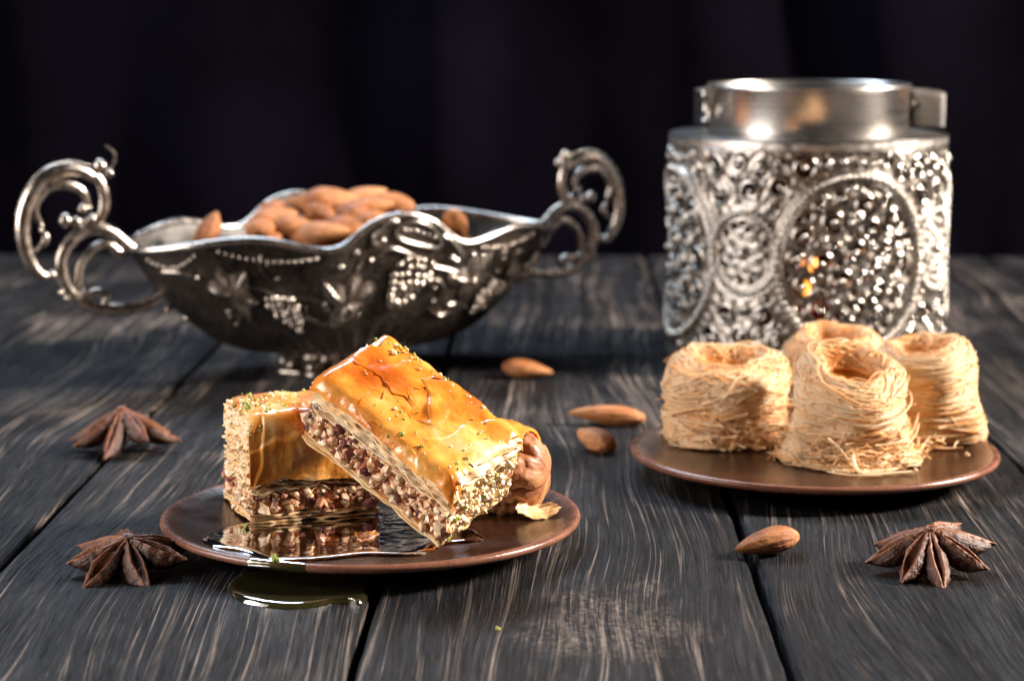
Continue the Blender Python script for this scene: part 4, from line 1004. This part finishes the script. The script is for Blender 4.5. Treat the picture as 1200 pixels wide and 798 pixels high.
    for sg in (1, -1):
        h = bpy.data.objects.new('handle', None); COL.objects.link(h); h.parent = root; h.empty_display_size = 0.01
        kh = 1.0 if sg == 1 else 0.90
        hp = lambda a, b: (-11.0 + (a + 11.0) * kh, 6.5 + (b - 6.5) * kh)
        for k, (pts, rad) in SCR.items():
            mb = MB(); rad = [q * 1.22 * kh for q in rad]; pts = [hp(*q) for q in pts]
            mb.tube([(sg * a, 0, b) for a, b in pts], rad, 12, ref=(0, 1, 0), dense=8, flat=0.85)
            mb.ball((sg * pts[0][0], 0, pts[0][1]), rad[0] * 1.05, 2); mb.ball((sg * pts[-1][0], 0, pts[-1][1]), rad[-1] * 1.1, 2)
            mb.build('handle_scroll', M['orn'], h)
        for a, b, r_ in BALL:
            a, b = hp(a, b); r_ *= kh
            mb = MB(); mb.ball((sg * a, -0.05, b), r_, 2); mb.build('handle_bead', M['orn'], h)
        P, _ = smooth_path(np.array([(hp(a, b)[0], 0, hp(a, b)[1]) for a, b in SCR['S1'][0]]), 6); c = np.array((-14.1, 0, 8.0))
        mb = MB()
        for p in P[4:34:1]:
            d = (p - c) / np.linalg.norm(p - c); q = p + d * 0.33; mb.ball((sg * q[0], 0, q[2]), 0.085, 1)
        mb.build('handle_beading', M['orn'], h)
        if sg == 1:
            mb = MB(); mb.tube([(-12.16, 0, 11.35), (-11.80, 0, 11.05), (-11.72, 0, 10.70), (-11.95, 0, 10.3)], [0.04, 0.07, 0.08, 0.09], 7, dense=6); mb.build('handle_wisp', M['bowl'], h)
    return root
make_bowl()

# almonds heaped in the bowl (positions in the bowl's own axes: u along, w across, z)
def fill_bowl():
    a = R(28.6); ca, sa = math.cos(a), math.sin(a)
    def wpt(u, w, z): return (-8.1 + u * ca - w * sa, 104.5 + u * sa + w * ca, z)
    rng = np.random.default_rng(12); grp = 'almonds heaped in the silver bowl'
    lab = 'brown almond in the heap filling the middle of the silver bowl'
    # supporting layers
    for layer, (z, ru, rw, n) in enumerate(((5.0, 4.6, 2.3, 9), (5.8, 5.4, 2.9, 15), (6.6, 4.4, 2.5, 13))):
        for k in range(n):
            t = 2.399 * k + layer; q = math.sqrt((k + 0.5) / n)
            almond(lab, wpt(ru * q * math.cos(t), rw * q * math.sin(t), z + rng.uniform(-0.15, 0.15)), (rng.uniform(-30, 30), rng.uniform(-20, 20), rng.uniform(0, 360)), rng.uniform(0.9, 1.02), k, grp)
    topl = [(-3.4, 0.9, 7.45, 20, -8, 40), (-2.4, 2.0, 7.6, 10, 10, 15), (-1.2, 1.6, 8.05, -10, -5, 160), (0.3, 2.2, 8.1, 15, 12, 10), (1.6, 1.6, 8.2, -8, -14, 30), (2.6, 1.0, 7.9, 10, -10, 205),
            (-1.4, -0.3, 7.55, 15, 20, 70), (-0.1, -0.2, 7.6, -20, 5, 120), (1.0, 0.2, 7.75, 8, -12, 355), (-2.7, -0.6, 7.2, 12, 0, 20), (-0.6, -1.9, 7.05, 25, 5, 10), (0.9, -1.5, 7.2, -15, 10, 60), (-2.2, -1.8, 6.9, 10, -8, 340), (-4.4, 0.1, 7.0, 5, 10, 80), (-0.4, 1.0, 8.25, 10, 0, 30)]
    for k, (u, w, z, rx, ry, rz) in enumerate(topl): almond(lab, wpt(u, w, z), (rx, ry, rz), rng.uniform(1.12, 1.32), k, grp)
    almond('single almond poking up by the bowl handle that carries the curled wisp', wpt(-6.6, 1.7, 6.95), (10, -50, 60), 0.95, 1)
    almond('single almond poking up in the bowl end beside the lantern', wpt(5.4, -1.2, 6.75), (0, 60, 70), 0.95, 2)
    for k, (u, w) in enumerate(((-6.4, 0.6), (-6.9, -0.6), (-5.6, 1.4), (5.3, 0.2), (5.9, -0.8), (6.6, 0.5))):
        almond('brown almond lying low at a narrow end of the silver bowl', wpt(u, w, 5.6), (5 * k, -8, 50 * k), 0.95, k, 'almonds low in the bowl ends')
fill_bowl()

# ------------------------------------------------------------------ lantern
def make_lantern():
    LR = 6.95; H0, H1 = 0.25, 11.25
    root = thing('lantern', 'round silver filigree candle lantern with polished steel collar', 'lantern', (14.95, 108.2, 0), (0, 0, 0))
    def cyl(s_, z, off=0.0):   # s_ is the arc length from the front (x to the right)
        a = -math.pi / 2 + s_ / LR; r = LR + off
        return np.array((r * math.cos(a), r * math.sin(a), z))
    def outv(s_): a = -math.pi / 2 + s_ / LR; return np.array((math.cos(a), math.sin(a), 0.0))
    def band(mb, pts, rad, closed=False, flat=0.8, sides=6, off=0.0, dense=0):
        pts = np.array([(p[0], p[1], 0) for p in pts], float)
        if dense: pts, rad = smooth_path(pts, dense, rad, closed)
        P = np.array([cyl(p[0], p[1], off) for p in pts]); N = np.array([outv(p[0]) for p in pts])
        mb.tube(P, rad, sides, ref=N, closed=closed, flat=flat)
    PER = LR * math.pi / 2; s_big = R(12) * LR; s_small = R(-33) * LR
    ZM = 5.55
    big = (s_big, ZM, 3.75, 4.15); small = (s_small, ZM + 0.35, 1.72, 1.95)
    # one quarter of the pattern
    rng = np.random.default_rng(77)
    circ = []
    def wrap(d): return (d + PER / 2) % PER - PER / 2
    def ring_gap(s_, z, r):
        for (cs, cz, a, b) in (big, small):
            d = math.hypot(wrap(s_ - cs) / a, (z - cz) / b)
            if abs(d - 1) * min(a, b) < r + 0.30: return False
            if (cs, cz) == small[:2] and d < 1: return False
        return True
    def free(s_, z, r):
        if z - r < 0.75 or z + r > 10.78: return False
        if not ring_gap(s_, z, r): return False
        for (s2, z2, r2) in circ:
            dx = wrap(s_ - s2)
            if dx * dx + (z - z2) ** 2 < (r + r2 - 0.05) ** 2: return False
        return True
    for r, tries in ((0.66, 1200), (0.50, 2600), (0.35, 3800), (0.20, 900)):
        for _ in range(tries):
            s_, z = rng.uniform(0, PER), rng.uniform(0.7, 10.8)
            if free(s_, z, r): circ.append((s_, z, r))
    scroll = MB()
    for (s_, z, r) in circ:
        a0 = rng.uniform(0, 6.28); sg = rng.choice([-1, 1])
        if r > 0.35:
            n = 22; t = np.linspace(0, 1, n); rr = (r - 0.09) * (1 - 0.68 * t ** 2.2); aa = a0 + sg * t * 8.4
            band(scroll, np.c_[s_ + rr * np.cos(aa), z + rr * np.sin(aa)], 0.085 + 0.045 * np.sin(np.pi * t), flat=0.8)
            v, f = ICO[1]; scroll.ball(cyl(s_, z, 0.06), 0.165, 2)
        elif r > 0.25:
            aa = np.linspace(0, 2 * np.pi, 12, endpoint=False)
            band(scroll, np.c_[s_ + (r - 0.06) * np.cos(aa), z + (r - 0.06) * np.sin(aa)], 0.085, closed=True); scroll.ball(cyl(s_, z, 0.02), 0.11, 1)
        else: scroll.ball(cyl(s_, z, 0.0), r * 1.08, 1, scale=(1, 1, 1))
    # thin tracery behind that ties the scrolls together
    for k in range(0):
        s0 = rng.uniform(0, PER); z0 = rng.uniform(0.6, 10.0); t = np.linspace(0, 1, 14); ln = rng.uniform(1.2, 3.2); a0 = rng.uniform(0, 6.28); cu = rng.uniform(-3, 3)
        aa = a0 + cu * t; ds = np.cumsum(np.cos(aa)) * ln / 14; dz = np.cumsum(np.sin(aa)) * ln / 14
        pts = np.c_[s0 + ds, np.clip(z0 + dz, 0.6, 10.5)]
        ok = True
        dd = math.hypot(wrap(s0 - small[0]) / small[2], (z0 - small[1]) / small[3])
        if dd < 1.3: continue
        band(scroll, pts, 0.07, off=-0.08)
    def ringpts(o, k, n): t = np.linspace(0, 2 * np.pi, n, endpoint=False); return np.c_[o[0] + (o[2] + k) * np.cos(t), o[1] + (o[3] + k) * np.sin(t)]
    ringb, rings, ros = MB(), MB(), MB()
    for mb, o, nb in ((ringb, big, 78), (rings, small, 38)):
        band(mb, ringpts(o, 0.0, 72), 0.20, closed=True, flat=0.5, off=0.02)
        for p in ringpts(o, 0.02, nb): mb.ball(cyl(p[0], p[1], 0.12), 0.15, 2)
        band(mb, ringpts(o, 0.27, 72), 0.07, closed=True, off=0.02); band(mb, ringpts(o, -0.27, 72), 0.07, closed=True, off=0.02)
    # rosette with petals in the small medallion
    o = small
    for k in range(8):
        a = 2 * math.pi * k / 8 + 0.2; c = (o[0] + 0.78 * math.cos(a), o[1] + 0.85 * math.sin(a))
        aa = np.linspace(0, 2 * np.pi, 10, endpoint=False)
        band(ros, np.c_[c[0] + 0.30 * np.cos(aa) * 1.0, c[1] + 0.30 * np.sin(aa)], 0.10, closed=True); ros.ball(cyl(*c, 0.02), 0.17, 1)
        ros.ball(cyl(o[0] + 1.25 * math.cos(a + 0.39), o[1] + 1.42 * math.sin(a + 0.39), 0.0), 0.17, 1)
        c2 = (o[0] + 1.30 * math.cos(a), o[1] + 1.48 * math.sin(a)); ros.ball(cyl(*c2, 0), 0.13, 1)
        band(ros, [(o[0] + 0.3 * math.cos(a), o[1] + 0.3 * math.sin(a)), (o[0] + 1.6 * math.cos(a), o[1] + 1.8 * math.sin(a))], 0.06, off=-0.06)
    ros.ball(cyl(o[0], o[1], 0.08), 0.30, 2)
    band(ros, ringpts((o[0], o[1], 0.42, 0.46), 0, 20), 0.08, closed=True)
    # pierced sheet behind the scrolls: a fine lattice of cells with the pierced ones left out
    holes = []
    def inbig(s_, z): return math.hypot(wrap(s_ - big[0]) / big[2], (z - big[1]) / big[3])
    for (s_, z, r) in circ:
        if r > 0.18: holes.append((s_, z, r * (0.86 if inbig(s_, z) < 0.93 else 0.80)))
    for r, tries in ((0.17, 2600),):
        for _ in range(tries):
            s_, z = rng.uniform(0, PER), rng.uniform(0.9, 10.2)
            dsm = math.hypot(wrap(s_ - small[0]) / small[2], (z - small[1]) / small[3])
            if not (inbig(s_, z) < 0.9 or dsm < 0.82): continue
            if all(wrap(s_ - a_) ** 2 + (z - b_) ** 2 > (r + c_ + 0.10) ** 2 for a_, b_, c_ in holes): holes.append((s_, z, r))
    hs = np.array(holes); ncx, ncz = 190, 170
    gs = np.linspace(0, PER, ncx + 1); gz = np.linspace(0.6, 10.9, ncz + 1)
    GS, GZ = np.meshgrid(gs, gz, indexing='ij'); dmin = np.full(GS.shape, 9.0)
    for a_, b_, c_ in holes:
        dmin = np.minimum(dmin, np.hypot((GS - a_ + PER / 2) % PER - PER / 2, GZ - b_) - c_)
    hgt = -0.10 + 0.07 * np.clip(dmin / 0.12, 0, 1) + 0.03 * np.sin(GS * 9) * np.sin(GZ * 9)
    aa = -math.pi / 2 + GS / LR; RR = LR + hgt
    V = np.stack([RR * np.cos(aa), RR * np.sin(aa), GZ], -1).reshape(-1, 3)
    I = np.arange((ncx + 1) * (ncz + 1)).reshape(ncx + 1, ncz + 1)
    keep = (dmin[:-1, :-1] + dmin[1:, 1:]) / 2 > 0
    q = np.stack([I[:-1, :-1], I[1:, :-1], I[1:, 1:], I[:-1, 1:]], -1)[keep]
    sheet = MB(); sheet.add(V, quads=q)
    so = sheet.build('pierced_sheet', M['sheet'], root)
    sol = so.modifiers.new('thickness', 'SOLIDIFY'); sol.thickness = 0.0006; sol.offset = -1
    objs = [so, stuff(scroll.build('filigree', M['lan'], root)), ringb.build('oval_ring', M['ring'], root), rings.build('medallion_ring', M['ring'], root), ros.build('rosette', M['ring'], root)]
    for k in (1, 2, 3):
        for ob in objs:
            c = ob.copy(); COL.objects.link(c); c.rotation_euler = (0, 0, k * math.pi / 2)
            c.parent = root
    t_ = NT('amber_glass'); t_.set(color=(0.50, 0.34, 0.22), trans=1.0, rough=0.06, ior=1.12)
    mb = MB(); mb.lathe([(6.32, 0.2), (6.40, 0.2), (6.40, 10.9), (6.32, 10.9), (6.32, 0.2)], 96); mb.build('darkening_glass', t_.m, root)  # tinted glass added inside to darken the view through to the far wall
    # embossed bands
    def wall(name, z0, z1, amp):
        a = np.linspace(0, 2 * np.pi, 240, endpoint=False); zs = np.linspace(z0, z1, 9)
        G = np.zeros((240, 9, 3)); G2 = G.copy()
        for i, t in enumerate(a):
            for j, z in enumerate(zs):
                b = amp * (0.5 + 0.5 * math.sin(t * 64)) * math.sin(math.pi * j / 8) + amp * 0.8 * fb(t * 14, z * 3, 2); r = LR + b
                G[i, j] = (r * math.cos(t), r * math.sin(t), z); G2[i, j] = ((LR - 0.12) * math.cos(t), (LR - 0.12) * math.sin(t), z)
        mb = MB(); mb.grid(G, close_u=True); mb.grid(G2, close_u=True, flip=True); mb.grid(np.stack([G[:, -1], G2[:, -1]], 1), close_u=True); mb.grid(np.stack([G2[:, 0], G[:, 0]], 1), close_u=True)
        mb.build(name, M['bandm'], root)
    wall('top_band', 10.85, 11.25, 0.03); wall('bottom_band', 0.12, 0.80, 0.05)
    for z, r in ((10.84, 0.05), (0.84, 0.08)):
        mb = MB(); a = np.linspace(0, 2 * np.pi, 120, endpoint=False); mb.tube(np.c_[(LR + 0.02) * np.cos(a), (LR + 0.02) * np.sin(a), 0 * a + z], r, 8, ref=(0, 0, 1), closed=True); mb.build('band_moulding', M['lan'], root)
    mb = MB(); mb.lathe([(6.7, 11.20), (6.96, 11.26), (7.00, 11.32), (6.92, 11.37), (6.3, 11.42), (5.3, 11.46), (5.05, 11.52)], 128); mb.build('shoulder', M['shoulder'], root)
    mb = MB(); mb.lathe([(4.98, 11.4), (5.0, 11.6), (5.0, 13.55), (5.06, 13.62), (5.10, 13.72), (5.06, 13.82), (4.98, 13.84), (4.90, 13.78), (4.90, 11.4)], 128); mb.build('collar', M['collar'], root)
    mb = MB(); mb.lathe([(0.05, 0.02), (6.85, 0.02), (6.95, 0.08), (6.85, 0.16), (0.05, 0.16)], 96); mb.build('base_plate', M['lan'], root)
    # flat bail strap folded down behind the collar
    h = bpy.data.objects.new('bail_handle', None); COL.objects.link(h); h.parent = root; h.empty_display_size = 0.01
    pts = [(-5.30, -0.9), (-5.45, 0.6), (-5.5, 2.0), (-4.6, 4.2), (-2.6, 5.9), (0, 6.5), (2.8, 6.1), (5.1, 4.4), (6.35, 2.0), (6.65, 0.2), (6.62, -0.8)]
    P, _ = smooth_path(np.array([(x, y, 0) for x, y in pts]), 8)
    T = np.gradient(P, axis=0); T /= np.linalg.norm(T, axis=1)[:, None]; N = np.c_[-T[:, 1], T[:, 0], 0 * T[:, 0]]
    G = np.stack([P + N * 0.05 + [0, 0, 11.75], P + N * 0.05 + [0, 0, 13.45], P - N * 0.05 + [0, 0, 13.45], P - N * 0.05 + [0, 0, 11.75]], 1)
    mb = MB(); mb.grid(G, close_v=True); mb.add(G[0], quads=[(0, 1, 2, 3)]); mb.add(G[-1], quads=[(3, 2, 1, 0)]); mb.build('bail_strap', M['collar'], h, smooth=False)
    mb = MB(); v = [(x, y + d, z) for x, y in ((5.02, -0.35), (6.60, -1.45)) for d in (-0.10, 0.04) for z in (11.75, 13.40)]
    mb.add(v, quads=[(0, 1, 3, 2), (4, 6, 7, 5), (0, 4, 5, 1), (2, 3, 7, 6), (0, 2, 6, 4), (1, 5, 7, 3)]); mb.build('hinge_tab', M['collar'], h, smooth=False)
    mb = MB(); mb.ball((5.30, -0.72, 12.75), 0.22, 2, scale=(1, 0.6, 1)); mb.build('rivet', M['lan'], h)
    mb = MB(); mb.tube([(5.08, -0.55, 11.7), (5.08, -0.55, 13.5)], 0.13, 10); mb.build('hinge_pin', M['lan'], h)
    mb = MB(); mb.tube([(-5.25, -1.0, 12.0), (-5.25, -1.0, 13.6)], 0.16, 10); mb.build('hinge_pin', M['lan'], h)
    mb = MB(); mb.ball((-5.3, -1.05, 13.3), 0.22, 2); mb.build('rivet', M['lan'], h)
    # candle inside
    c = thing('tea_light', 'small lit red candle glowing inside the filigree lantern', 'candle', (15.0, 107.2, 0.17))
    mb = MB(); mb.lathe([(0.02, 0.02), (1.9, 0.02), (1.95, 0.08), (1.95, 1.7), (1.85, 1.7), (1.85, 0.12), (0.02, 0.12)], 48); mb.build('cup', M['votive'], c)
    mb = MB(); mb.lathe([(0.02, 0.13), (1.8, 0.13), (1.8, 2.55), (1.7, 2.65), (0.6, 2.6), (0.02, 2.55)], 48); mb.build('wax', M['wax'], c)
    mb = MB(); mb.tube([(0, 0, 2.5), (0.02, 0, 2.8), (0.05, 0, 3.0)], 0.05, 6); mb.build('wick', M['wick'], c)
    mb = MB(); mb.lathe([(0.01, 2.85), (0.12, 2.92), (0.22, 3.12), (0.22, 3.32), (0.14, 3.66), (0.05, 3.95), (0.01, 4.1)], 20); mb.build('flame', M['flame'], c)
    ld = bpy.data.lights.new('candle_light', 'POINT'); ld.energy = 0.03; ld.color = (1.0, 0.45, 0.14); ld.shadow_soft_size = 0.004
    lo = bpy.data.objects.new('candle_light', ld); COL.objects.link(lo); lo.location = Vector((15.0, 107.2, 4.6)) * S
make_lantern()

# ------------------------------------------------------------------ stray crumbs
def crumb(label, loc, r, val, seed, mat='pist'):
    rng = np.random.default_rng(seed); mb = MB(); mb.chunks([(0, 0, r * 0.6), (r * 0.7, 0.2 * r, r * 0.5), (-0.3 * r, 0.5 * r, r * 1.1)], [r, r * 0.7, r * 0.75], [val, val + 0.1, val + 0.05], 2, rng)
    return tag(mb.build('pistachio_crumb' if mat == 'pist' else 'pastry_crumb', M[mat], loc=loc), label, 'crumb')
crumb('green pistachio crumb on the front rim of the syrupy plate', (-7.25, 63.45, 1.03), 0.13, 0.15, 1)
crumb('tiny green pistachio crumb alone on the bare plank below the plate', (-0.42, 59.6, 0.005), 0.07, 0.25, 2)
crumb('pale pastry crumb on the rim of the plate of nests', (17.2, 78.9, 0.97), 0.10, 0.1, 3, 'kat')
crumb('tiny pale crumb near the loose strand on the plate of nests', (14.9, 77.0, 0.83), 0.07, 0.1, 4, 'kat')
crumb('amber crumb in syrup under the upright baklava corner', (-8.75, 68.2, 0.86), 0.11, 0.3, 5)
